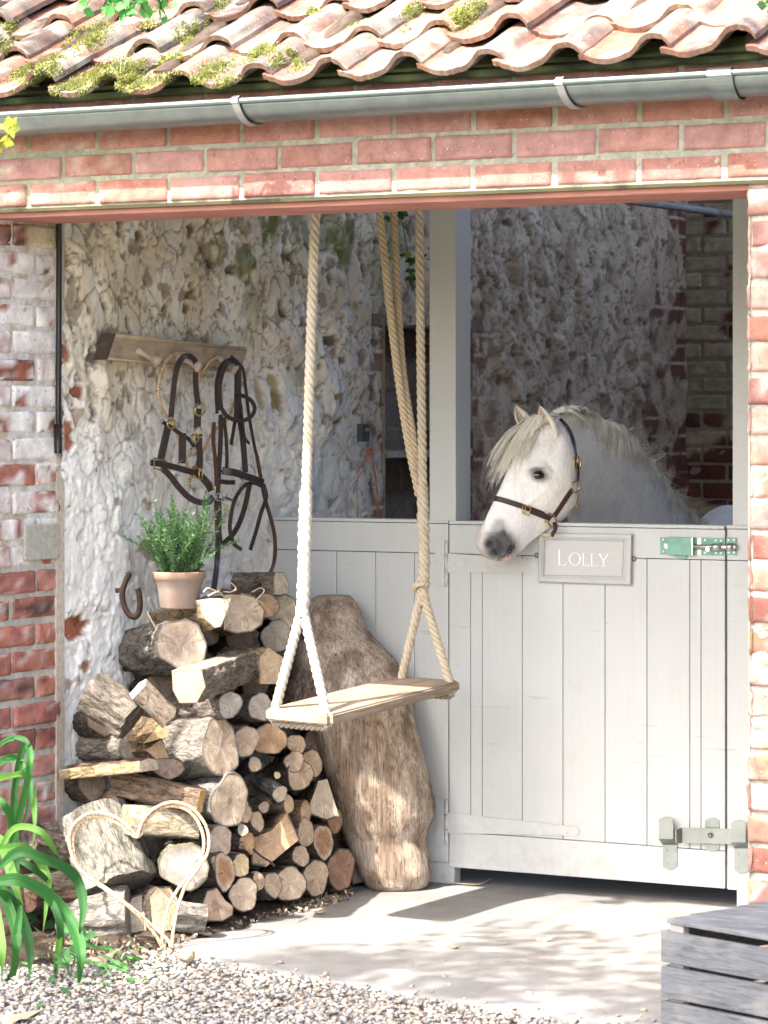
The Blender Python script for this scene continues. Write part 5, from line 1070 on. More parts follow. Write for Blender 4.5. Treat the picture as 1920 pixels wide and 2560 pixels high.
strap3(m, c3([(815, 300), (815, 480), (810, 650), (775, 885)]), 8, [.13, .13]); strap3(m, c3([(775, 165), (820, 210), (870, 270), (890, 400), (920, 650), (965, 900), (985, 980)]), 7, [.15, .13, .13], n=60)
strap3(m, c3([(690, 580), (740, 650), (810, 685), (880, 685), (940, 650), (965, 590), (940, 530), (880, 490), (800, 475)]), 10, [.13, .16, .17, .14], n=60, th=.003)
strap3(m, c3([(715, 660), (735, 850), (738, 1060), (700, 1105)]), 8, [.13, .13]); strap3(m, c3([(855, 560), (868, 700), (885, 820), (920, 875)]), 6, [.145, .145])
strap3(m, c3([(700, 1095), (800, 1110), (920, 1150), (1035, 1190)]), 17, [.13, .17, .14]); strap3(m, c3([(680, 1180), (740, 1190), (800, 1190)]), 11, [.12, .12])
strap3(m, c3([(1040, 1230), (960, 1195), (880, 1220), (810, 1320), (775, 1450), (765, 1580), (800, 1690), (855, 1735)]), 9, [.15, .14, .12], n=60); strap3(m, c3([(1040, 1210), (1060, 1310), (1020, 1430), (985, 1560), (930, 1740)]), 9, [.15, .13], n=40)
strap3(m, c3([(925, 1200), (895, 1350), (850, 1500), (790, 1610), (710, 1690)]), 12, [.13, .12, .11], n=40); strap3(m, c3([(665, 1320), (670, 1500), (668, 1640)]), 16, [.12, .12]); strap3(m, c3([(668, 1640), (662, 1800), (655, 1900), (635, 2050)]), 13, [.13, .20])
m.build('headpiece', LEA, bri)
m = MB(); strap3(m, c3([(636, 700), (630, 850), (645, 1000), (655, 1200), (655, 1290)]), 9, [.13, .12], n=40); strap3(m, c3([(985, 980), (1015, 1150), (1050, 1320), (1100, 1500), (1130, 1650), (1125, 1830), (1070, 1960), (980, 2040), (860, 2085), (760, 2080), (680, 2060)]), 9, [.13, .12, .14, .24, .34], n=90, th=.005)
m.build('reins', LEAR, bri)
m = MB(); ring3(m, c3([(695, 1250)])[0], 16, 27, .12, .0022); ring3(m, c3([(905, 1120)])[0], 20, 22, .125, .0022); ring3(m, c3([(675, 1310)])[0], 10, 9, .125, .0024); ring3(m, c3([(820, 1360)])[0], 5, 8, .12, .002); ring3(m, c3([(860, 1225)])[0], 5, 8, .12, .002)
a, b = c3([(715, 1310), (825, 1365)]); m.tube([at(*a, 0, .13), at((a[0]+b[0])/2, (a[1]+b[1])/2-2, 0, .13), at(*b, 0, .12)], [.0055, .0042, .0032], 10)
m.build('bit', STEEL, bri)
# horseshoe
m = MB(); hs = [(140+x/2.9625, 1380+y/2.9625) for x, y in [(520, 170), (540, 165), (510, 230), (490, 310), (505, 400), (545, 468), (590, 478), (615, 440), (622, 370), (612, 300), (602, 270)]]
P = spline([atd(x, y, 8.62+.0*k) for k, (x, y) in enumerate(hs)], 60); m.tube(P, .0085, 8, (.026, .014, .011)); p = P[20]; m.box(P[16]+np.array([-.012, 0, 0]), (.010, .004, .007), col=(.026, .014, .011))
hsn = m.build('horseshoe', vc_mat('rust', .9, ((80, .4),), ((120, .7, .004),)), None, loc=P[30]); tag(hsn, 'rusty old horseshoe propped against the white wall left of the flower pot', 'horseshoe')
# ================================================================ POT AND ROSEMARY
pz = .894; pc0 = at(447, 1520, 0, .215); pc0[2] = pz; s_ = F/((pc0-CAM)@D); rt, rbm = 67/s_, 46/s_; hp = (1520-1431)/s_+.004
t = NT('terracotta'); zc = t.sep(t.co)[2]; cA = t.attr(); cc = t.mix(t.ramp(t.noise(30, 6, .65), [(.35, .2), (.7, .85)]), cA, (.25, .225, .20)); cc = t.mix(t.ramp(t.noise(12, 4), [(.5, 0), (.7, .5)]), cc, (.28, .16, .11)); t.bump(t.noise(120, 5), .25, .002); TERR = t.fin(cc, .9, 0, .15)
m = MB(); a = np.linspace(0, 2*np.pi, 48, endpoint=False)
pr = [(0, 0), (rbm, 0), (rbm+.002, .004), (rbm+(rt-.005-rbm)*.5, hp*.48), (rt-.005, hp-.024), (rt-.001, hp-.020), (rt+.0005, hp-.003), (rt-.001, hp), (rt-.007, hp-.001), (rt-.010, hp-.02), (0, hp-.02)]
P = np.array([[(pc0[0]+r*math.cos(t_), pc0[1]+r*math.sin(t_), pz+z) for r, z in pr] for t_ in a]); cl_ = np.array([(.23, .165, .13)]*5+[(.32, .165, .105)]*4+[(.05, .04, .03)]*2); m.grid(P, np.tile(cl_, (48, 1, 1)), 0, True, cu=True, flip=True)
pot = m.build('flower_pot', TERR, None, loc=pc0); tag(pot, 'terracotta flower pot of rosemary standing on the log pile', 'flower pot')
m = MB(); G1, G2, G3 = np.array((.035, .115, .035)), np.array((.10, .24, .07)), np.array((.20, .36, .17))
def needle(m, p, d, L, w, c):
    d = d/np.linalg.norm(d); s = np.cross(d, rng.normal(size=3)); s /= np.linalg.norm(s); bend = rng.normal(size=3)*.15
    q = [p-s*w*.35, p+s*w*.35, p+d*L*.5+bend*L*.12-s*w*.5, p+d*L*.5+bend*L*.12+s*w*.5, p+d*L+bend*L*.35]; m.add(q, [[0, 1, 3, 2], [2, 3, 4]], c, 0, True)
for k in range(88):
    a0 = rng.uniform(0, 6.28); r0 = rng.uniform(0, .055); base = pc0+np.array([r0*math.cos(a0), r0*math.sin(a0), hp-.02])
    az = a0+rng.normal()*.4; lean = rng.uniform(.0, .55)+.03; Ls = rng.uniform(.13, .275)*(1-.3*lean)
    d0 = np.array([math.cos(az)*lean, math.sin(az)*lean, 1.]); d0 /= np.linalg.norm(d0)
    pts = [base]; d = d0.copy(); 
    for j in range(12): d = d+rng.normal(size=3)*.09+np.array([math.cos(az), math.sin(az), 0])*.03*lean; d /= np.linalg.norm(d); pts.append(pts[-1]+d*Ls/12)
    pts = np.array(pts); m.tube(pts, np.linspace(.0016, .0008, 13), 5, (.16, .19, .09))
    nn_ = int(Ls/.0028)
    for j in range(nn_):
        f = (j+.5)/nn_; i = f*12; i0 = int(min(i, 11)); p = pts[i0]+(pts[i0+1]-pts[i0])*(i-i0); td = pts[i0+1]-pts[i0]; td /= np.linalg.norm(td)
        for side_ in range(2):
            o_ = rng.normal(size=3); o_ -= td*(o_@td); o_ /= np.linalg.norm(o_); dd = o_*.9+td*rng.uniform(.35, 1.1)
            r1 = rng.random(); c = (G1*(1-r1)+G2*r1) if rng.random() < .8 else G3*rng.uniform(.7, 1.1); c = c*(.7+.5*f)
            needle(m, p, dd, rng.uniform(.011, .021)*(1 if f < .85 else .7), .0024, c)
t = NT('leaf_green'); cA = t.attr(); tr_n = t.n.new('ShaderNodeBsdfTranslucent'); mx = t.n.new('ShaderNodeMixShader'); t.l(cA, tr_n.inputs[0]); t.put(t.b.inputs['Base Color'], cA); t.b.inputs['Roughness'].default_value = .68; mx.inputs[0].default_value = .3
t.l(t.b.outputs[0], mx.inputs[1]); t.l(tr_n.outputs[0], mx.inputs[2]); t.l(mx.outputs[0], t.out.inputs[0]); LEAF = t.m
rosem = m.build('rosemary', LEAF, None); rosem.parent = pot; rosem.location = -pot.location
# ================================================================ GREEN BLADES AT LEFT
m = MB(); gp = empty('daylily', at(20, 2385, 2, 0)); tag(gp, 'clump of long arching green leaves at the lower left corner', 'plant')
def c7(pts): return [(x/1.728, 1800+y/1.728) for x, y in pts]
bl = [([(60, 900), (70, 600), (60, 350), (90, 150), (110, 90), (40, 75), (-30, 120)], 18, 7.95), ([(20, 700), (60, 500), (110, 300), (130, 180), (125, 120), (90, 80), (20, 95), (-40, 160)], 17, 7.9),
      ([(-20, 600), (60, 470), (170, 480), (240, 570), (265, 615)], 17, 7.85), ([(-10, 640), (80, 570), (190, 600), (300, 650), (345, 720), (360, 810), (350, 890), (340, 940)], 26, 7.8),
      ([(-30, 700), (80, 690), (190, 740), (280, 830), (330, 920), (350, 1010), (345, 1100), (335, 1170)], 32, 7.75), ([(-20, 560), (100, 550), (170, 610), (205, 690), (200, 800), (185, 920)], 22, 7.85),
      ([(0, 740), (60, 790), (110, 900), (130, 1010), (125, 1140)], 26, 7.8), ([(-30, 640), (20, 760), (60, 880), (75, 980), (65, 1060)], 26, 7.78), ([(-30, 760), (-5, 880), (10, 1000), (8, 1130)], 22, 7.8),
      ([(160, 720), (230, 800), (260, 900), (255, 1000), (235, 1110)], 18, 7.82), ([(-30, 330), (20, 370), (50, 450), (60, 600), (50, 800)], 20, 7.95), ([(-40, 260), (40, 240), (110, 240), (140, 320), (150, 430), (140, 560)], 20, 7.9),
      ([(-30, 210), (40, 160), (90, 185), (130, 260), (120, 380), (80, 500)], 16, 7.95), ([(-30, 170), (60, 178), (100, 172), (160, 172)], 7, 7.9), ([(-20, 500), (20, 560), (60, 700), (100, 800)], 28, 7.85),
      ([(-20, 640), (60, 600), (140, 640), (210, 700), (228, 740)], 16, 7.88), ([(90, 800), (70, 950), (60, 1080), (20, 1140), (-20, 1150)], 18, 7.8), ([(270, 850), (250, 1000), (240, 1100), (245, 1115)], 18, 7.84)]
for k, (pts, w, d) in enumerate(bl):
    pts = c7(pts); n = 36; P = spline([atd(x, y, d+.05*math.sin(j*1.3+k)) for j, (x, y) in enumerate(pts)], n); f = np.linspace(0, 1, n)
    ww = w/1450.*np.clip(np.minimum(f*6+.45, 1)*np.minimum((1-f)*2.6+.03, 1), 0, 1)*.5*1.5
    tn = np.gradient(P, axis=0); tn /= np.linalg.norm(tn, axis=1)[:, None]; tw = .5*math.sin(k*2.1); nv = -D*math.cos(tw)+np.array([0, 0, 1])*.35+R*math.sin(tw)*.6; sdv = np.cross(tn, nv); sdv /= np.linalg.norm(sdv, axis=1)[:, None]; nn = np.cross(sdv, tn)
    base = [(.018, .095, .016), (.028, .13, .022), (.09, .22, .03)][k % 3]
    G = np.array([[P[j]+sdv[j]*ww[j]*u-nn[j]*abs(ww[j])*.35*(1-abs(u)) for j in range(n)] for u in np.linspace(-1, 1, 11)]); c = np.tile(np.array(base), (11, n, 1))*(1+.28*np.sin(np.arange(11)*2.6)[:, None, None])*(1.15-.3*f[None, :, None])
    c = mixc(c, (.20, .15, .06), (sstep(.93, .99, f+.02*np.sin(k*3.3))*(k % 2))[None, :]*np.ones((11, 1)))
    mm = MB(); mm.grid(G, c, 0, True); mm.build('leaf', LEAF, gp)
# ================================================================ PONY
PH = math.radians(28); HD = 9.19; HS = F/HD
e1 = -R*math.cos(PH)-D*math.sin(PH); e2 = -D*math.cos(PH)+R*math.sin(PH); O_ = atd(1330, 1200, HD)
def Hm(x, y, b=0.): return O_+e1*(-(x-1330)/(HS*math.cos(PH)))+e2*b-U*((y-1200)/HS)
def k5(pts): return [(1160+x/2.676, 980+y/2.676) for x, y in pts]
def loft(m, secs, na=40, n=70):
    """secs: (dorsal point, ventral point, lateral dir, half width)"""
    A = np.array([s[0] for s in secs]); B = np.array([s[1] for s in secs]); Ld = np.array([s[2] for s in secs]); Wd = np.array([s[3] for s in secs]); tp = np.array([s[4] if len(s) > 4 else .2 for s in secs]); bt = np.array([s[5] if len(s) > 5 else .1 for s in secs])
    A = spline(A, n); B = spline(B, n); Ld = spline(Ld, n); Wv = spline(np.stack([Wd, tp, bt], 1), n); Ld /= np.linalg.norm(Ld, axis=1)[:, None]
    a = np.linspace(0, 2*np.pi, na, endpoint=False); ca, sa = np.cos(a), np.sin(a)
    C = (A+B)/2; H = (A-B)/2; P = np.zeros((na, n, 3))
    for j in range(na):
        w = Wv[:, 0]*(1-Wv[:, 1]*max(0, ca[j])-Wv[:, 2]*max(0, -ca[j])); cc_ = np.sign(ca[j])*abs(ca[j])**.9; ss_ = np.sign(sa[j])*abs(sa[j])**.9
        P[j] = C+H*cc_+Ld*(w*ss_)[:, None]
    m.grid(P, None, 0, True, cu=True); 
    for k in (0, n-1): m.add(np.vstack([P[:, k], P[:, k].mean(0)]), [[j, (j+1) % na, na] for j in range(na)])
hs_ = [((1192, 1366), (1214, 1392), .024, .1, .1), ((1191, 1350), (1240, 1401), .040, .15, .15), ((1197, 1330), (1272, 1400), .047, .2, .2), ((1209, 1302), (1298, 1380), .043, .3, .3), ((1223, 1272), (1325, 1357), .043, .3, .35), ((1240, 1238), (1352, 1337), .050, .25, .4), ((1258, 1202), (1382, 1320), .064, .2, .45),
       ((1275, 1165), (1412, 1300), .077, .2, .35), ((1290, 1130), (1432, 1275), .084, .25, .2), ((1308, 1095), (1440, 1240), .083, .3, .1), ((1330, 1065), (1440, 1195), .074, .3, .1), ((1358, 1045), (1432, 1150), .060, .3, .1), ((1385, 1045), (1425, 1110), .040, .3, .1)]
def lat(ph): ph = math.radians(ph); return -D*math.cos(ph)+R*math.sin(ph)
m = MB(); loft(m, [(Hm(*a), Hm(*b), e2, w, t_, u_) for a, b, w, t_, u_ in hs_])
ns_ = [(9.30, (1362, 1062), (1425, 1180), .050, 30), (9.34, (1392, 1042), (1437, 1235), .060, 34), (9.40, (1425, 1032), (1445, 1290), .070, 38), (9.50, (1487, 1040), (1452, 1375), .080, 46), (9.63, (1545, 1080), (1480, 1460), .095, 54), (9.79, (1595, 1140), (1530, 1530), .115, 60), (10.0, (1645, 1212), (1590, 1600), .14, 66), (10.25, (1690, 1290), (1640, 1650), .17, 72), (10.6, (1735, 1318), (1690, 1700), .20, 76), (11.0, (1785, 1300), (1760, 1720), .22, 78), (11.3, (1822, 1262), (1800, 1680), .22, 78), (11.52, (1838, 1285), (1832, 1580), .16, 78), (11.6, (1842, 1370), (1840, 1500), .06, 78)]
loft(m, [(atd(*a, d), atd(*b, d), lat(ph), w, .35, .1) for d, a, b, w, ph in ns_], 40, 110)
for d, x0, lt, hind in ((10.15, 1625, -.09, 0), (10.15, 1625, .09, 0), (11.35, 1812, -.10, 1), (11.35, 1812, .10, 1)):
    t0 = atd(x0, 1600, d)+lat(76)*lt; ft = np.array([t0[0], t0[1], 0.]); f_ = np.array([.26, -.97, 0]) if False else -lat(76+90)
    zt_ = t0[2]; pts = [t0, np.array([t0[0], t0[1], .42])+f_*(-.03 if hind else 0), np.array([t0[0], t0[1], .34])-f_*(.04 if hind else 0), ft+np.array([0, 0, .10]), ft+np.array([0, 0, .06])+f_*.02, ft+f_*.02]
    m.tube(spline(pts, 24), np.interp(np.linspace(0, 1, 24), [0, .45, .55, .85, .92, 1], [.075, .038, .036, .028, .04, .048]), 14)
raw = m.build('pony_raw', VC, None, loc=(0, 0, 0), fixn=True)
md = raw.modifiers.new('r', 'REMESH'); md.mode = 'VOXEL'; md.voxel_size = .0062
ms_ = raw.modifiers.new('s', 'SMOOTH'); ms_.factor = .6; ms_.iterations = 14
dg = bpy.context.evaluated_depsgraph_get(); dg.update(); ev = raw.evaluated_get(dg); me0 = ev.to_mesh()
pv = np.zeros(len(me0.vertices)*3); me0.vertices.foreach_get('co', pv); pv = pv.reshape(-1, 3)
pf = [tuple(p.vertices) for p in me0.polygons]; ev.to_mesh_clear(); bpy.data.objects.remove(raw)
hb = BVHTree.FromPolygons([V(p) for p in pv], pf)
def hit(x, y):
    r = ray(x, y); h = hb.ray_cast(V(CAM), V(r).normalized(), 30)
    if h[0] is None: return None, None
    n = np.array(h[1]); n = n if n@r < 0 else -n; return np.array(h[0]), n
def vnorm():
    me = bpy.data.meshes.new('tmp'); me.from_pydata(pv.tolist(), [], pf); me.update(); nn = np.zeros(len(me.vertices)*3); me.vertices.foreach_get('normal', nn); bpy.data.meshes.remove(me); return nn.reshape(-1, 3)
vn = vnorm(); 
if ((pv-pv.mean(0))*vn).sum() < 0: vn = -vn
def mir(p): b = (p-O_)@e2; return p-2*b*e2
def bumpat(p, r, h, ax=None, both=True, sx=(1, 1, 1)):
    global pv
    for q in ([p, mir(p)] if both else [p]):
        d2 = np.sum((pv-q)**2, 1)/(r*r); pv = pv+vn*(h*np.exp(-d2*1.5))[:, None]
def lineat(pts, r, h, both=True):
    global pv
    P = [hit(x, y)[0] for x, y in k5(pts)]; P = [p for p in P if p is not None]; S = spline(P, 24) if len(P) > 2 else np.array(P)
    for fl in ((0, 1) if both else (0,)):
        Q = np.array([mir(p) for p in S]) if fl else S
        d2 = np.min(((pv[:, None]-Q[None])**2).sum(2), 1)/(r*r); pv = pv+vn*(h*np.exp(-d2*1.5))[:, None]
hm_ = np.sum((pv-O_)**2, 1) < .36**2
def feat():
    eye, en = hit(*k5([(505, 555)])[0])
    lineat([(430, 500), (470, 490), (520, 500), (570, 530)], .012, .006); lineat([(450, 600), (500, 612), (550, 590)], .010, .0030); bumpat(eye, .014, -.009)
    lineat([(560, 640), (490, 700), (420, 750)], .012, .0045); lineat([(760, 600), (765, 690), (720, 800), (650, 860)], .016, -.004); lineat([(700, 560), (715, 660), (690, 740)], .03, .005); lineat([(620, 320), (600, 400), (560, 450)], .02, -.004)
    lineat([(470, 780), (400, 860), (330, 900)], .03, -.005)
    lineat([(342, 1012), (312, 1048), (275, 1100), (235, 1125)], .007, -.011); lineat([(225, 1085), (250, 1125)], .012, .003)
    nst, _ = hit(*k5([(162, 1010)])[0])
    lineat([(120, 985), (150, 960), (190, 975), (205, 1010), (190, 1045)], .007, .0055); lineat([(148, 1025), (162, 1008), (180, 988)], .0090, -.018)
    bumpat(hit(*k5([(640, 640)])[0])[0], .05, .004)
    return eye, en
eye, en = feat(); vn = vnorm()
lm = fbm(pv*14, 1, 3)*.0018; pv = pv+vn*lm[:, None]
# coat colour in the head's own side view coordinates
q = pv-O_; ca_ = q@e1; cb_ = q@e2; cc_ = q@U; sx_ = 1330-ca_*HS*math.cos(PH); sy_ = 1200-cc_*HS; sx_ = sx_+np.abs(cb_)*math.sin(PH)*HS*sstep(.0, .03, np.abs(cb_)); cx5 = (sx_-1160)*2.676; cy5 = (sy_-980)*2.676
inh = hm_ & (cx5 < 760)
n1 = fbm(pv*9, 1, 4); n2 = fbm(pv*30, 1, 3)
C = np.tile(np.array((.90, .89, .865)), (len(pv), 1)); C = mixc(C, (.66, .67, .68), sstep(.05, .7, n1)*.5)
neck = sstep(760, 1050, cx5)*sstep(350, 700, cy5); C = mixc(C, (.80, .81, .82), neck*.4*sstep(-.6, .4, n1))
def el(x, y, rx, ry, rot=0.):
    dx, dy = cx5-x, cy5-y; c_, s_2 = math.cos(rot), math.sin(rot); return np.hypot((dx*c_+dy*s_2)/rx, (-dx*s_2+dy*c_)/ry)
D_ = np.exp(-np.clip(el(232, 1035, 138, 122, .45), 0, 9)**5); D2 = np.exp(-np.clip(el(235, 920, 90, 70, .9), 0, 9)**3)*.6
dark = np.clip(D_+D2*(.6+.5*n2), 0, 1)*inh; C = mixc(C, (.05, .05, .058), dark*(.95+.1*n2))
C = mixc(C, (.70, .52, .50), np.exp(-np.clip(el(85, 1000, 26, 70, .2), 0, 9)**3)*inh*.55); C = mixc(C, (.72, .40, .33), np.exp(-np.clip(el(268, 1125, 40, 26, -.7), 0, 9)**4)*inh*.9)
C = mixc(C, (.02, .02, .022), np.exp(-np.clip(el(163, 1008, 30, 24, -.6), 0, 9)**4)*inh); C = mixc(C, (.03, .03, .03), np.exp(-np.clip(el(312, 1050, 14, 50, .65), 0, 9)**4)*inh*.9)
E2 = np.exp(-np.clip(el(498, 545, 80, 54, .15), 0, 9)**4); C = mixc(C, (.13, .13, .145), E2*inh*(.75+.35*n2)); C = mixc(C, (.10, .10, .11), np.exp(-np.clip(el(480, 512, 66, 12, -.12), 0, 9)**4)*inh*.6); C = mixc(C, (.06, .055, .055), np.exp(-np.clip(el(503, 556, 52, 40), 0, 9)**4)*inh*.85)
C = mixc(C, (.80, .72, .60), np.exp(-np.clip(el(640, 700, 160, 150), 0, 9)**2)*inh*.25)
m = MB(); m.add(pv, [list(f) for f in pf], C, 0, True)
t = NT('coat'); cA = t.attr(); g = t.noise(1, 5, .6, co=t.map((140, 140, 46), rot=(.5, 0, 0)), dist=.7); cc2 = t.mix(1., cA, t.ramp(g, [(.3, .86), (.7, 1.06)]), 'MULTIPLY'); cc2 = t.mix(t.ramp(t.noise(90, 3), [(.66, 0), (.74, .35)]), cc2, (.35, .33, .32))
t.bump(g, .55, .003); t.b.inputs['Sheen Weight'].default_value = .25; t.b.inputs['Subsurface Weight'].default_value = 0; COAT = t.fin(cc2, .75, 0, .2)
loc_ = np.array([1.45, 2.3, 0.])
pony = m.build('pony', COAT, None, loc=loc_); tag(pony, 'white pony with grey muzzle looking out over the stable door', 'pony')
hb = BVHTree.FromPolygons([V(p) for p in pv], pf)
def padd(m, name, mat, lab=None):
    o = m.build(name, mat, None); o.parent = pony; o.location = -pony.location
    if lab: tag(o, lab)
    return o
# eyes
t = NT('eye'); sp2 = t.sep(t.co); EYEM = t.fin(t.attr(), .05, 0, .8)
for fl in (0, 1):
    c = eye-en*.0135; c = mir(c) if fl else c; nn = en-2*(en@e2)*e2 if fl else en
    m = MB(); rr = .0178; us = np.linspace(0, np.pi, 24); vs = np.linspace(0, 2*np.pi, 32, endpoint=False); f_ = nn; s1 = np.cross(f_, U); s1 /= np.linalg.norm(s1); s2 = np.cross(s1, f_)
    P = np.array([[c+rr*(math.cos(u)*f_+math.sin(u)*(math.cos(v)*s1*1.32+math.sin(v)*s2*.9)) for u in us] for v in vs])
    cl2 = np.zeros((32, 24, 3)); cl2[:] = (.035, .02, .014); cl2[:, us < .52] = (.004, .004, .005); cl2[:, us > 1.2] = (.10, .07, .06); m.grid(P, cl2, 0, True, cu=True, flip=True); padd(m, 'eye', EYEM)
    m = MB()
    for up_ in (1, -1):
        pts = []
        for a in np.linspace(-1, 1, 15):
            hgt = (.0118 if up_ > 0 else -.0098)*(1-a*a)**.7; x_ = a*.0245; dpt = math.sqrt(max(rr*rr-(x_/1.32)**2-(hgt/.9)**2, 0)) if abs(x_/1.32) < rr else 0
            pts.append(c+f_*(max(dpt, .0105)+.0006)+s1*x_+s2*(hgt-.0018*a*(1 if not fl else -1)))
        m.tube(np.array(pts), np.interp(np.linspace(-1, 1, 15), [-1, 0, 1], [.0014, .0030 if up_ > 0 else .0020, .0014]), 8, (.04, .035, .035))
    padd(m, 'eyelid', VCF)
# ears
def ear(tip, base, wd, opn, name):
    m = MB(); ax = tip-base; L = np.linalg.norm(ax); ax /= L; o = opn-ax*(opn@ax); o /= np.linalg.norm(o); s = np.cross(ax, o); n = 26; k = 22
    P = np.zeros((k, n, 3)); Q = np.zeros((k, n, 3)); f = np.linspace(0, 1, n)
    w = wd*np.interp(f, [0, .15, .35, .6, .8, .93, 1], [.62, .88, 1, .86, .52, .20, .01]); an = np.linspace(-2.35, 2.35, k)
    for i, a in enumerate(an):
        r_ = w[:, None]*(s*math.sin(a)*.95-o*math.cos(a)*.62); cb = base+ax*(f*L)[:, None]+o*(np.sin(f*2.2)*.004)[:, None]
        lip = (abs(a)/2.35)**3*w*.0; P[i] = cb+r_; Q[i] = cb+r_*.80+ax*.0
    n3 = fbm(P.reshape(-1, 3)*40, 1, 2).reshape(k, n); co = np.tile(np.array((.80, .76, .69)), (k, n, 1)); ci = mixc((.62, .47, .38), (.80, .72, .62), np.abs(np.linspace(-1, 1, k))**2)[:, None]*np.ones((k, n, 1))
    m.grid(P, co, 0, True); m.grid(Q, ci, 0, True, flip=True)
    for i in (0, -1): m.grid(np.stack([P[i], Q[i]], 0), (.82, .76, .66), 0, True)
    for j in range(420):                                     # hairs in and along the ear
        i = rng.integers(k); jj = rng.integers(1, n-3) if rng.random() < .75 else rng.integers(1, n-1); p = P[i, jj] if (i < 3 or i > k-4) else Q[i, jj]
        d = ax*rng.uniform(.6, 1.2)+o*rng.uniform(0, .8)+s*rng.normal()*.3; d /= np.linalg.norm(d); w_ = s*.0004; m.add([p-w_, p+w_, p+d*rng.uniform(.005, .013)], [[0, 1, 2]], (.84, .79, .68), 0, False)
    return padd(m, 'ear', VCF)
opn = -R*.62-D*.75+U*.05
ear(atd(1351, 1014, HD-.03), atd(1384, 1094, HD-.025), .0300, opn, 'near'); ear(atd(1290, 1012, HD+.08), atd(1326, 1076, HD+.085), .0290, opn*.8-R*.25, 'far')
# ---- hair
def strand(m, pts, w, c, n=9):
    P = spline(pts, n); t_ = np.gradient(P, axis=0); t_ /= np.linalg.norm(t_, axis=1)[:, None]+1e-9
    s = np.cross(t_, -D+rng.normal(size=3)*.5); s /= np.linalg.norm(s, axis=1)[:, None]+1e-9; ww = w*np.linspace(1, .25, n)[:, None]
    G = np.stack([P-s*ww, P+s*ww], 0); m.grid(G, np.asarray(c)*np.ones((2, n, 1)), 0, True)
HAIR = NT('hair'); HAIR = HAIR.fin(HAIR.attr(), .45, 0, .35)
def surf(x, y, off, dd=None):
    p, n = hit(x, y)
    if p is None: return None
    return p+n*off
def bez(a, b, c, t_): return ((1-t_)**2)*a+2*t_*(1-t_)*b+t_*t_*c
m = MB()
def hpt(cx, cy, off, b): 
    x, y = 1160+cx/2.676, 980+cy/2.676; p, n = hit(x, y)
    if p is not None and (p-CAM)@D < HD+.2: return p+n*off
    return Hm(x, y, b)
CLF = []
for k in range(95):
    ang = rng.random()**.9; s0 = np.array([rng.uniform(430, 540), 0]); s0[1] = 150+.25*abs(s0[0]-520)+rng.uniform(0, 35)
    e0 = np.array([lr(195, 425, ang)+rng.normal()*16, lr(550, 410, ang)+rng.normal()*45+(80 if rng.random() < .22 and ang < .5 else 0)]); e0[0] = max(e0[0], 168)
    c0_ = (s0+e0)/2+np.array([-(60-50*ang)+rng.normal()*12, -(74-64*ang)+rng.normal()*12]); dk = rng.random() < .6*np.exp(-((ang-.10)/.16)**2)
    CLF.append((ang, s0, c0_, e0, rng.random(), np.array((.84, .80, .70))*rng.uniform(.85, 1.05) if not dk else np.array((.30, .29, .28))*rng.uniform(.7, 1.5)))
for k in range(1900):
    ang, s0, c0_, e0, v, col = CLF[rng.integers(95)]; s = s0+rng.normal(size=2)*7; c = c0_+rng.normal(size=2)*9; f_ = rng.uniform(.8, 1.06); e = s0+(e0-s0)*f_+rng.normal(size=2)*(5 if rng.random() < .85 else 22); e[0] = max(e[0], 160)
    pts = []; off0 = .003+.014*v+.003*rng.random()
    for t_ in np.linspace(0, 1, 5):
        xy = bez(s, c, e, t_); pts.append(hpt(xy[0], xy[1], off0*(.3+1.1*t_), -.045+.10*ang*(1-.2*t_)+.012*v))
    strand(m, np.array(pts), rng.uniform(.0005, .0011), col*rng.uniform(.85, 1.1))
padd(m, 'forelock', HAIR)
m = MB(); cr5 = [(575, 135), (650, 105), (740, 98), (825, 140), (870, 200), (950, 200), (1040, 255), (1105, 370), (1185, 465), (1262, 560), (1335, 650), (1410, 735), (1495, 820), (1570, 895)]
CR = spline(np.array(cr5, float), 400); nd = np.array([9.30, 9.34, 9.40, 9.46, 9.52, 9.57, 9.63, 9.69, 9.75, 9.85, 9.95, 10.05, 10.2, 10.35]); 
def crd(f): return float(np.interp(f, np.linspace(0, 1, 14), nd))
CLM = []
for k in range(330):
    f = rng.random()**.95 if rng.random() < .7 else rng.uniform(.24, .5); b = CR[int(f*399)]; v = rng.random()
    if f < .26:
        e = np.array([lr(690, 875, f/.26)+rng.normal()*26, lr(150, 270, rng.random()**1.3)]); c = (b+e)/2+np.array([25, -rng.uniform(28, 62)]); dz = -.05
    elif f < .50:
        g_ = (f-.26)/.24; e = np.array([lr(900, 1125, g_)+rng.normal()*24, lr(280, 540, rng.random()*(.25+.75*g_))+rng.normal()*12]); c = np.array([max(b[0], e[0])+rng.uniform(-5, 45), min(b[1], e[1])-rng.uniform(0, 35)]); dz = -.09
    else:
        e = b+np.array([rng.uniform(5, 95), rng.uniform(30, 150)]); c = b+np.array([rng.uniform(20, 75), -rng.uniform(0, 45)]); dz = -.05
        if rng.random() < .3: e = b+np.array([rng.uniform(20, 95), rng.uniform(-25, 40)])
    CLM.append((f, b, c, e, v, dz, np.array((.88, .86, .80))*rng.uniform(.78, 1.05) if rng.random() < .85 else np.array((.60, .55, .46))*rng.uniform(.7, 1.1)))
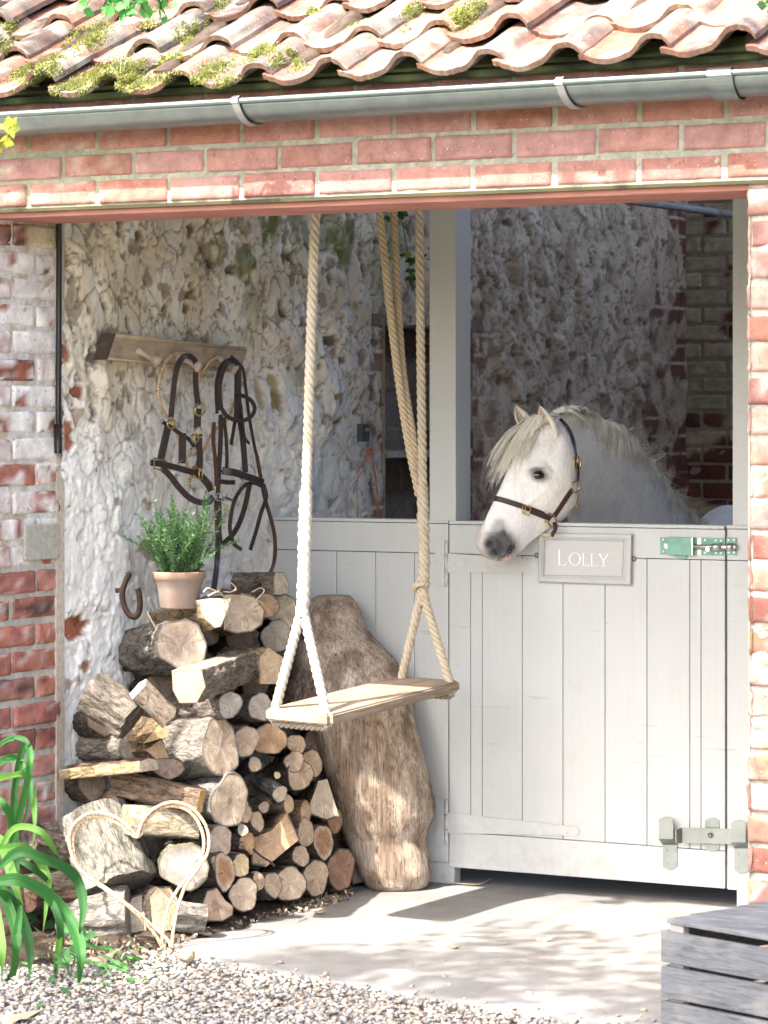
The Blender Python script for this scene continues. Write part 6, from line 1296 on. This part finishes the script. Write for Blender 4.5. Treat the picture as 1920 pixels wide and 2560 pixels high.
for k in range(6500):
    f, b0, c0_, e0, v, dz, col0 = CLM[rng.integers(330)]; d0 = crd(f)
    jt = 1. if f < .5 else 2.6; b = b0+rng.normal(size=2)*np.array([9, 6])*jt+np.array([0, 18 if f > .5 else 10]); c = c0_+rng.normal(size=2)*8*jt; e = b0+(e0-b0)*rng.uniform(.75, 1.08)+rng.normal(size=2)*(5 if rng.random() < .8 else 22)*jt; pts = []
    for t_ in np.linspace(0, 1, 6):
        xy = bez(b, c, e, t_); x, y = 1160+xy[0]/2.676, 980+xy[1]/2.676; p, n = hit(x, y)
        if p is not None and t_ > .35: q_ = p+n*(.003+.018*v*math.sin(t_*2.6)); dq = (q_-CAM)@D; q_ = atd(x, y, min(dq, d0+dz*t_+.02)) if abs(dq-(d0+dz*t_)) > .12 else q_
        else: q_ = atd(x, y, d0+(dz*t_)*(.6+.5*v)-.01)
        pts.append(q_)
    pts = np.array(pts); pts[1:-1] = (pts[:-2]+2*pts[1:-1]+pts[2:])/4
    col = col0*rng.uniform(.88, 1.1)
    strand(m, pts, rng.uniform(.0006, .0014), col)
# stray hairs
for k in range(90):
    f = rng.random(); b = CR[int(f*399)]; e = b+np.array([rng.normal()*55+15, -rng.uniform(15, 75)]); c = (b+e)/2+rng.normal(size=2)*18; d0 = crd(f)
    strand(m, [atd(1160+xy[0]/2.676, 980+xy[1]/2.676, d0-.01) for xy in (bez(b, c, e, t_) for t_ in np.linspace(0, 1, 5))], .0003, (.85, .82, .75))
padd(m, 'mane', HAIR)
# short fringe of coat hair along jaw and muzzle whiskers
m = MB()
for k in range(900):
    cx_, cy_ = [(720, 800), (640, 860), (560, 900), (470, 980), (400, 1040), (330, 1120), (240, 1140), (760, 720), (780, 840)][rng.integers(9)]; x, y = 1160+(cx_+rng.normal()*35)/2.676, 980+(cy_+rng.normal()*30)/2.676; p, n = hit(x, y)
    if p is None or (p-CAM)@D > HD+.35: continue
    d = n*.5+np.array([0, 0, -1.])*.8+R*rng.normal()*.4; d /= np.linalg.norm(d); L = rng.uniform(.004, .011); w = R*.0003; m.add([p-w, p+w, p+d*L], [[0, 1, 2]], (.80, .77, .70), 0, False)
padd(m, 'coat_fringe', HAIR)['kind'] = 'stuff'
# ---- headcollar worn by the pony
PL = flat_mat('worn_leather', (.055, .032, .028), .45, vs=((60, .3),), bumps=((160, .25, .002),))
worn = empty('worn_headcollar', pony.location); tag(worn, 'brown leather headcollar with brass rings worn on the head of the pony', 'headcollar')
def pstrap(m, pts, w, off=.0035, n=30, th=.0035, ctrl=None):
    xy = spline(np.array(k5(pts)), n); P = []; N = []
    for x, y in xy:
        p, nn_ = hit(x, y)
        if p is None: continue
        P.append(p+nn_*off); N.append(nn_)
    P = np.array(P); N = np.array(N)
    for _ in range(3): P[1:-1] = (P[:-2]+2*P[1:-1]+P[2:])/4; N[1:-1] = (N[:-2]+2*N[1:-1]+N[2:])/4
    m.ribbon(P, N, w, th, None, 0); return P, N
def band(m, cpx, dpx, w, a0, a1, off=.0035, n=60, th=.0035, b0=0.):
    """strap round the head in the plane of e2 and the side-view direction dpx"""
    c = Hm(*cpx, b0); u = Hm(cpx[0]+dpx[0], cpx[1]+dpx[1], b0)-c; u /= np.linalg.norm(u); P = []; N = []
    for a in np.linspace(a0, a1, n):
        d = math.cos(a)*u+math.sin(a)*e2; h = hb.ray_cast(V(c+d*.4), V(-d), 1.)
        if h[0] is None: continue
        p = np.array(h[0]); P.append(p+d*off); N.append(d)
    P = np.array(P); N = np.array(N)
    for _ in range(2): P[1:-1] = (P[:-2]+2*P[1:-1]+P[2:])/4
    m.ribbon(P, N, w, th)
m = MB(); lo, hi = k5([(395, 785)])[0], (60, 24)
band(m, lo, (-60, -24), .0165, -math.pi*.78, math.pi*.72)
pstrap(m, [(440, 790), (520, 820), (572, 842)], .0175, .006); pstrap(m, [(596, 835), (650, 755), (700, 680), (722, 652)], .0175)
pstrap(m, [(748, 600), (752, 520), (742, 430), (728, 340), (705, 270), (668, 215), (640, 190)], .0135, .005); pstrap(m, [(750, 598), (752, 540), (745, 470)], .0185, .006)
P = [atd(*k5([q_])[0], HD+.0+dd) for q_, dd in (((605, 870), -.055), ((612, 915), -.05), ((585, 965), -.04))]; m.ribbon(spline(P, 12), -D*.9+R*.3, .013, .004)
m.build('straps', PL, worn)
m = MB()
def pring(c, rx, ry, r=.0024, rot=0., off=.008):
    p, n = hit(*k5([c])[0]); n = n if p is not None else -D; p = p if p is not None else atd(*k5([c])[0], HD-.05); n = n*.5-D*.5; n /= np.linalg.norm(n); s = np.cross(n, U); s /= np.linalg.norm(s); s = s if s@R > 0 else -s; u_ = np.cross(s, n); u_ = u_ if u_[2] > 0 else -u_; a = np.linspace(0, 2*np.pi, 30); S = HS*2.676
    m.tube([p+n*off+s*((rx*math.cos(q)*math.cos(rot)-ry*math.sin(q)*math.sin(rot))/S)-u_*((rx*math.cos(q)*math.sin(rot)+ry*math.sin(q)*math.cos(rot))/S) for q in a], r, 8, caps=False)
def psq(pts, off=.008, r=.0024):
    P = [];
    for x, y in k5(pts):
        p, n = hit(x, y); P.append((p+n*off) if p is not None else atd(x, y, HD-.05))
    m.tube(P, r, 8)
pring((735, 635), 32, 36); m.build('brass_ring', BRASS, worn); m = MB(); pring((747, 478), 28, 48, .0028); pring((747, 478), 3, 40, .0016, .1); m.build('cheek_buckle', BRASS, worn)
m = MB(); psq([(398, 752), (385, 808), (425, 822), (440, 765), (398, 752)]); psq([(412, 758), (402, 815)], .010, .0016); m.build('nose_buckle', BRASS, worn)
m = MB(); psq([(548, 850), (585, 910), (622, 870), (590, 815), (560, 805)]); psq([(530, 855), (590, 915)]); m.build('square_ring', BRASS, worn)
m = MB(); P = [atd(*k5([(x, y)])[0], HD-.045) for x, y in [(528, 940), (522, 962), (545, 972), (575, 962), (580, 950)]]; m.tube(spline(P, 16), .0026, 8); m.build('chin_ring', BRASS, worn)
m = MB(); P = [atd(*k5([(x, y)])[0], HD+.02) for x, y in [(745, 670), (755, 700), (748, 740), (755, 775)]]; m.tube(spline(P, 12), [.0022]*3+[.0042]*3+[.003]*6, 8); m.build('throat_clip', BRASS, worn)
# ================================================================ SMALL THINGS
t = NT('leaf_shade'); 
def leaf_poly(m, c, ax, nrm, L, Wd, col, lobes=0, curl=.2):
    ax = ax/np.linalg.norm(ax); s = np.cross(ax, nrm); s /= np.linalg.norm(s); n = np.cross(s, ax); k = 9; f = np.linspace(0, 1, k)
    w = Wd*np.sin(np.pi*np.clip(f**.75, 0, 1))*.5*(1+(.25*np.sin(f*18) if lobes else 0)); w[0] = .0005; w[-1] = .0004
    G = np.array([[c+ax*L*f[j]+s*w[j]*u+n*(abs(u)*w[j]*curl-curl*L*.3*f[j]**2) for j in range(k)] for u in (-1, 0, 1)]); m.grid(G, np.asarray(col)*np.array([.9, 1.12, .9])[:, None, None]*np.ones((3, k, 1)), 0, True)
# ivy by the ropes
m = MB(); 
for (x, y, r_) in ((1000, 535, 20), (1006, 540, 16), (972, 548, 14), (1016, 640, 15), (1030, 655, 18), (1028, 700, 16), (1026, 680, 14), (1060, 640, 9), (975, 648, 12), (1036, 690, 12), (1005, 640, 8)):
    p = at(x, y, 0, .09); yel = rng.random() < .15
    for a in (-1.1, 0, 1.1): d = R*math.sin(a)*.9-U*math.cos(a)*.9; leaf_poly(m, p+U*r_/1500., d, -D+U*.5, r_/770.*1.2, r_/900., (.30, .32, .04) if yel else np.array((.03, .10, .025))*rng.uniform(.7, 1.5))
P = spline([at(x, y, 0, .05) for x, y in [(985, 500), (1002, 545), (1015, 610), (1028, 700)]], 20); m.tube(P, .0016, 6, (.12, .09, .05))
o = m.build('ivy', LEAF, None, loc=at(1010, 560, 0, .06)); tag(o, 'ivy sprig with dark green leaves on the wall beside the far rope', 'ivy')
# metal hasp and orange twine
m = MB(); c = at(908, 1082, 0, .055); m.box(c, (.010, .026, .030), col=(.08, .10, .09), bev=.002); P = spline([at(x, y, 0, .085) for x, y in [(915, 1075), (926, 1078), (928, 1100), (926, 1126)]], 14); m.tube(P, .0045, 8, (.22, .23, .22)); m.tube([c+np.array([.01, .004, .012]), c+np.array([.018, .004, .012])], .004, 8, (.4, .3, .15))
o = m.build('wall_hook', vc_mat('dull_iron', .55, ((60, .2),), (), .4, .5), None, loc=c); tag(o, 'grey metal hook and plate fixed to the flint wall', 'hook')
m = MB()
for pts in ([(924, 1130), (905, 1180), (870, 1235), (868, 1300)], [(924, 1128), (898, 1170), (893, 1230), (894, 1300)], [(926, 1128), (938, 1190), (943, 1250), (946, 1305)], [(922, 1132), (934, 1180), (946, 1240), (950, 1300)], [(928, 1130), (940, 1200), (944, 1302)]):
    m.tube(spline([at(x, y, 0, .09-.02*k/4) for k, (x, y) in enumerate(pts)], 20), .0016, 6, (.46, .17, .11))
m.tube(spline([at(x, y, 0, .09) for x, y in [(917, 1126), (922, 1120), (932, 1122), (933, 1132), (922, 1136)]], 14), .004, 7, (.58, .22, .10))
o = m.build('baler_twine', VCF, None, loc=at(925, 1130, 0, .09)); tag(o, 'orange baler twine knotted on the metal hook', 'twine')
# stone, snail-like pebble, fallen leaves, twigs
def stone(x, y, rx, ry, col, name, lab, cat):
    g_ = at(x, y+ry*.7, 2, .0); s = F/((g_-CAM)@D); bm = bmesh.new(); bmesh.ops.create_icosphere(bm, subdivisions=3, radius=1); v = np.array([q.co[:] for q in bm.verts]); f = [[w_.index for w_ in q.verts] for q in bm.faces]; bm.free()
    n_ = fbm(v*1.3, 1, 3, off=x); v = v*(1+.2*n_)[:, None]*np.array([rx/s, rx/s*.8, ry/s])+g_+np.array([0, 0, ry/s*.85]); c = mixc(col, np.array(col)*.55, sstep(-.1, .5, fbm(v*90, 1, 3))); m = MB(); m.add(v, f, c); o = m.build(name, vc_mat('stone', .9, ((70, .25),), ((120, .5, .004),)), None, loc=g_); tag(o, lab, cat)
stone(467, 2390, 23, 19, (.46, .36, .25), 'stone', 'rough brown stone lying beside the foot of the wire heart', 'stone'); stone(1858, 2250, 8, 6, (.20, .14, .08), 'pebble', 'small brown pebble at the foot of the right pillar', 'pebble')
stone(446, 2378, 7, 5, (.5, .46, .4), 'pebble', 'tiny grey pebble touching the point of the wire heart', 'pebble')
def dleaf(x, y, L, a, col, lab, h=.012):
    p = at(x, y, 2, .004); m = MB(); d = R*math.cos(a)-np.array([D[0], D[1], 0])*math.sin(a); leaf_poly(m, p-d*L/2+U*.004, d, U+R*.3, L, L*.55, col, 1, -.55); m.tube(spline([p-d*L/2, p-d*L*.7+U*.003, p-d*L*.85], 6), .0008, 5, np.array(col)*.6); o = m.build('dead_leaf', VCF, None, loc=p); tag(o, lab, 'leaf')
dleaf(803, 2281, .045, .2, (.33, .27, .13), 'curled olive brown dead leaf on the concrete right of the log pile'); dleaf(1140, 2370, .034, .5, (.30, .23, .16), 'crumpled dead leaf in the middle of the concrete'); dleaf(1364, 2350, .052, -.05, (.38, .24, .16), 'long thin reddish dead leaf on the sunlit concrete', .004)
dleaf(640, 2285, .06, .4, (.20, .13, .10), 'dark dead leaf at the foot of the bottom row of logs'); dleaf(255, 2395, .09, -.5, (.34, .20, .15), 'large brown dead leaf among the weeds at the left'); dleaf(45, 2545, .14, .35, (.30, .22, .15), 'broad brown dead leaf on the gravel at the bottom left corner')
m = MB(); m.tube(spline([at(x, y, 2, .005) for x, y in [(1130, 2207), (1170, 2210), (1205, 2209), (1228, 2196)]], 16), .0018, 6, (.55, .45, .28)); o = m.build('straw', VCF, None, loc=at(1180, 2209, 2, 0)); tag(o, 'bent piece of straw on the concrete under the door', 'straw')
m = MB(); Pq = [at(x, y, 0, .52) for x, y in [(630, 2121), (655, 2142), (672, 2152), (686, 2165)]]; m.tube(spline(Pq, 10), .0032, 6, (.14, .12, .11)); o = m.build('twig', BARK, None, loc=Pq[0]); tag(o, 'dark twig resting across the big tan split block', 'twig')
# bits of bark and litter round the pile
m = MB()
for k in range(900):
    x = rng.uniform(330, 880); yb = np.interp(x, [330, 500, 620, 880], [2372, 2335, 2300, 2238]); y = yb-rng.uniform(-10, 30)
    if rng.random() < .35: x = rng.uniform(120, 460); y = rng.uniform(2300, 2400)
    p = at(x, y, 2, .004+.0); r_ = rng.uniform(.002, .007); m.box(p+np.array([0, 0, r_*.4+.006*(x < 330)]), (r_*rng.uniform(.8, 2.4), r_*.7, r_*.35), np.linalg.qr(rng.normal(size=(3, 3)))[0], np.array([(.16, .12, .09), (.30, .22, .15), (.09, .07, .055), (.42, .33, .22)][rng.integers(4)]))
o = m.build('bark_litter', VC, None, loc=at(600, 2300, 2, 0)); tag(o, 'crumbs of bark and leaf litter along the foot of the log pile', 'litter', kind='stuff')
# wood shavings on top of the pile
m = MB()
for pts in ([(640, 1500), (660, 1478), (650, 1470), (630, 1480)], [(508, 1480), (520, 1470), (545, 1480), (560, 1490)], [(520, 1490), (545, 1478), (575, 1480), (590, 1470), (575, 1455)], [(368, 1530), (378, 1550), (392, 1575)], [(600, 1492), (640, 1500), (660, 1510)]):
    P = spline([at(x, y, 0, .33) for x, y in pts], 16); m.ribbon(P, -D+U*.4, .004, .0006, (.62, .52, .38))
o = m.build('wood_shavings', VCF, None, loc=at(560, 1480, 0, .33)); tag(o, 'curled pale bark strips on top of the log pile', 'shavings', kind='stuff')
# weeds and grass at the left corner
m = MB(); 
for k in range(150):
    x = rng.uniform(60, 380); y = rng.uniform(2330, 2520) if rng.random() < .4 else rng.uniform(2330, 2420); p = at(x, y, 2, .0); L = rng.uniform(.02, .07); a = rng.uniform(0, 6.28); d = np.array([math.cos(a), math.sin(a), rng.uniform(.1, .9)]); c = np.array((.06, .20, .05))*rng.uniform(.6, 1.6)
    if rng.random() < .5: leaf_poly(m, p, d, U, L*.5, L*.4, c, 1)
    else: leaf_poly(m, p, d, U, L, .004, c)
o = m.build('low_weeds', LEAF, None, loc=at(200, 2390, 2, 0)); tag(o, 'low green weeds and grass growing in the soil and gravel at the left', 'weeds', kind='stuff')
for (x, y, r_, lab) in ((72, 2310, 60, 'broad crinkled green nettle like leaf cluster behind the arching blades'), (195, 2365, 48, 'toothed green weed leaves at the foot of the cracked bark slab'), (175, 2425, 40, 'small toothed green weed at the edge of the gravel'), (150, 2290, 40, 'bright yellow green weed leaves in front of the bark slab')):
    m = MB(); b = at(x, y+20, 2, .0); br = x == 150
    for j in range(7):
        a = rng.uniform(0, 6.28); e = atd(x+rng.normal()*r_*.5, y-18+rng.normal()*r_*.35, (b-CAM)@D+rng.normal()*.02); m.tube(spline([b, (b+e)/2+U*.01, e], 6), .0012, 5, (.10, .22, .06)); d = (e-b)*.5+R*rng.normal()*.04+U*.0; leaf_poly(m, e, d/np.linalg.norm(d)-D*.4, U*.8-D*.6, r_/1000.*.9, r_/1000.*.85, ((.22, .40, .07) if br else (.07, .19, .06)), 1)
    o = m.build('weed', LEAF, None, loc=b); tag(o, lab, 'weed')
m = MB()
for pts in ([(215, 2365), (260, 2370), (300, 2385), (335, 2398)], [(250, 2385), (300, 2410), (320, 2425)], [(180, 2380), (230, 2405), (290, 2420), (318, 2428)]):
    P = spline([at(x, y, 2, .02-.012*k/3) for k, (x, y) in enumerate(pts)], 20); m.ribbon(P, U-D*.4, np.interp(np.linspace(0, 1, 20), [0, .5, 1], [.010, .016, .006]), .0012, (.10, .30, .07))
o = m.build('fallen_leaf_blades', LEAF, None, loc=at(260, 2385, 2, 0)); tag(o, 'flattened green blades lying on the soil by the gravel edge', 'leaves', kind='stuff')
# ---------------------------------------------------------------- trees of the yard (they throw the dappled shade)
def tree(base, H, name, label, tgt, dens, tlo, thi, seed, n, lsz=.055):
    """crown leaves spread between heights tlo..thi; tgt: shade footprint boxes on the ground (x0,x1,y0,y1,weight)"""
    r = np.random.default_rng(seed); root = empty(name, base); tag(root, label, 'tree'); m = MB(); base = np.array(base, float); Ls_ = np.array(SUNL)/(-SUNL[2]); pts = []; wts = np.array([b[4] for b in tgt], float); wts /= wts.sum()
    cl_ = []
    for k in range(n):
        b = tgt[r.choice(len(tgt), p=wts)]; g_ = np.array([r.uniform(b[0], b[1]), r.uniform(b[2], b[3]), 0.]); h = r.uniform(tlo, thi); cl_.append(g_-Ls_*h)
    cl_ = np.array(cl_)
    for c in cl_:
        k = int(r.integers(25, 50)); sp3 = r.uniform(.07, .17)
        for j in range(k):
            p = c+r.normal(size=3)*sp3; d = r.normal(size=3); d /= np.linalg.norm(d); s = np.cross(d, r.normal(size=3)); s /= np.linalg.norm(s); L = lsz*r.uniform(.7, 1.3); w = L*.33; cc = np.array((.07, .16, .035))*r.uniform(.6, 1.4); m.add([p, p+d*L*.4+s*w, p+d*L, p+d*L*.4-s*w], [[0, 1, 2, 3]], cc, 0, False)
    cr_ = m.build('crown', LEAF, root); m = MB(); top = cl_.mean(0); m.tube(spline([base, base+np.array([.1, 0, H*.35]), (base+top)/2+np.array([0, 0, .6]), top], 20), np.linspace(.16, .04, 20), 12, (.16, .13, .10))
    for c in cl_[:: max(1, len(cl_)//16)]: q0 = base+(top-base)*.55+np.array([0, 0, .6]); m.tube(spline([q0, (q0+c)/2+r.normal(size=3)*.2, c], 10), np.linspace(.035, .008, 10), 7, (.15, .12, .09))
    m.build('trunk', BARK, root)
tree((-2.6, -5.2, -.07), 5, 'apple_tree', 'old leafy tree standing out in the yard left of the stable', [(-.2, 2.3, -.85, -.15, 10.0), (.75, 2.3, -.15, .40, 3.2), (.9, 2.2, .40, .85, 1.0), (2.05, 3.0, -.9, .4, 6.0), (2.3, 3.1, .3, 1.5, 2.5), (-.3, .9, 1.95, 2.7, 2.0), (.9, 1.6, 2.3, 2.8, .3)], 1, 3.6, 5.2, 5, 215, .08)
# leaf sprays at the edges; roof shade at left is partly painted into tile_col
def sprig(base, dirs, name, label, lsz, n, seed, col=(.07, .26, .05)):
    r = np.random.default_rng(seed); m = MB()
    for k in range(n):
        a = base; e = base+dirs[0]*r.uniform(.4, 1.)+r.normal(size=3)*dirs[1]; P = spline([a, (a+e)/2+r.normal(size=3)*.02, e], 10); m.tube(P, np.linspace(.004, .0012, 10), 6, (.13, .10, .06))
        for j in range(3, 10): leaf_poly(m, P[j], r.normal(size=3)+dirs[0]*1.5, -D+r.normal(size=3)*.7+U*.5, lsz*r.uniform(.7, 1.2), lsz*.72, np.array(col)*r.uniform(.7, 1.4), 1)
    o = m.build(name, LEAF, None, loc=base); tag(o, label, 'branch')
sprig(atd(290, -48, 7.6), (np.array([.02, .0, -.09]), .035), 'leafy_branch', 'bright green leafy branch tip hanging over the roof at the top left', .034, 7, 4)
sprig(atd(385, -52, 7.6), (np.array([.02, .0, -.09]), .025), 'leafy_branch', 'small green leaf spray over the roof tiles, right of the larger branch tip', .028, 5, 8)
sprig(atd(-40, 330, 7.2), (np.array([.075, .03, .005]), .012), 'leafy_branch', 'yellow green leaf spray poking in over the gutter at the left edge', .034, 2, 6, (.42, .45, .06))
sprig(atd(1960, 20, 6.2), (np.array([-.04, -.01, .0]), .02), 'leafy_branch', 'dark green leaf spray at the top right corner', .03, 2, 9, (.06, .14, .04))
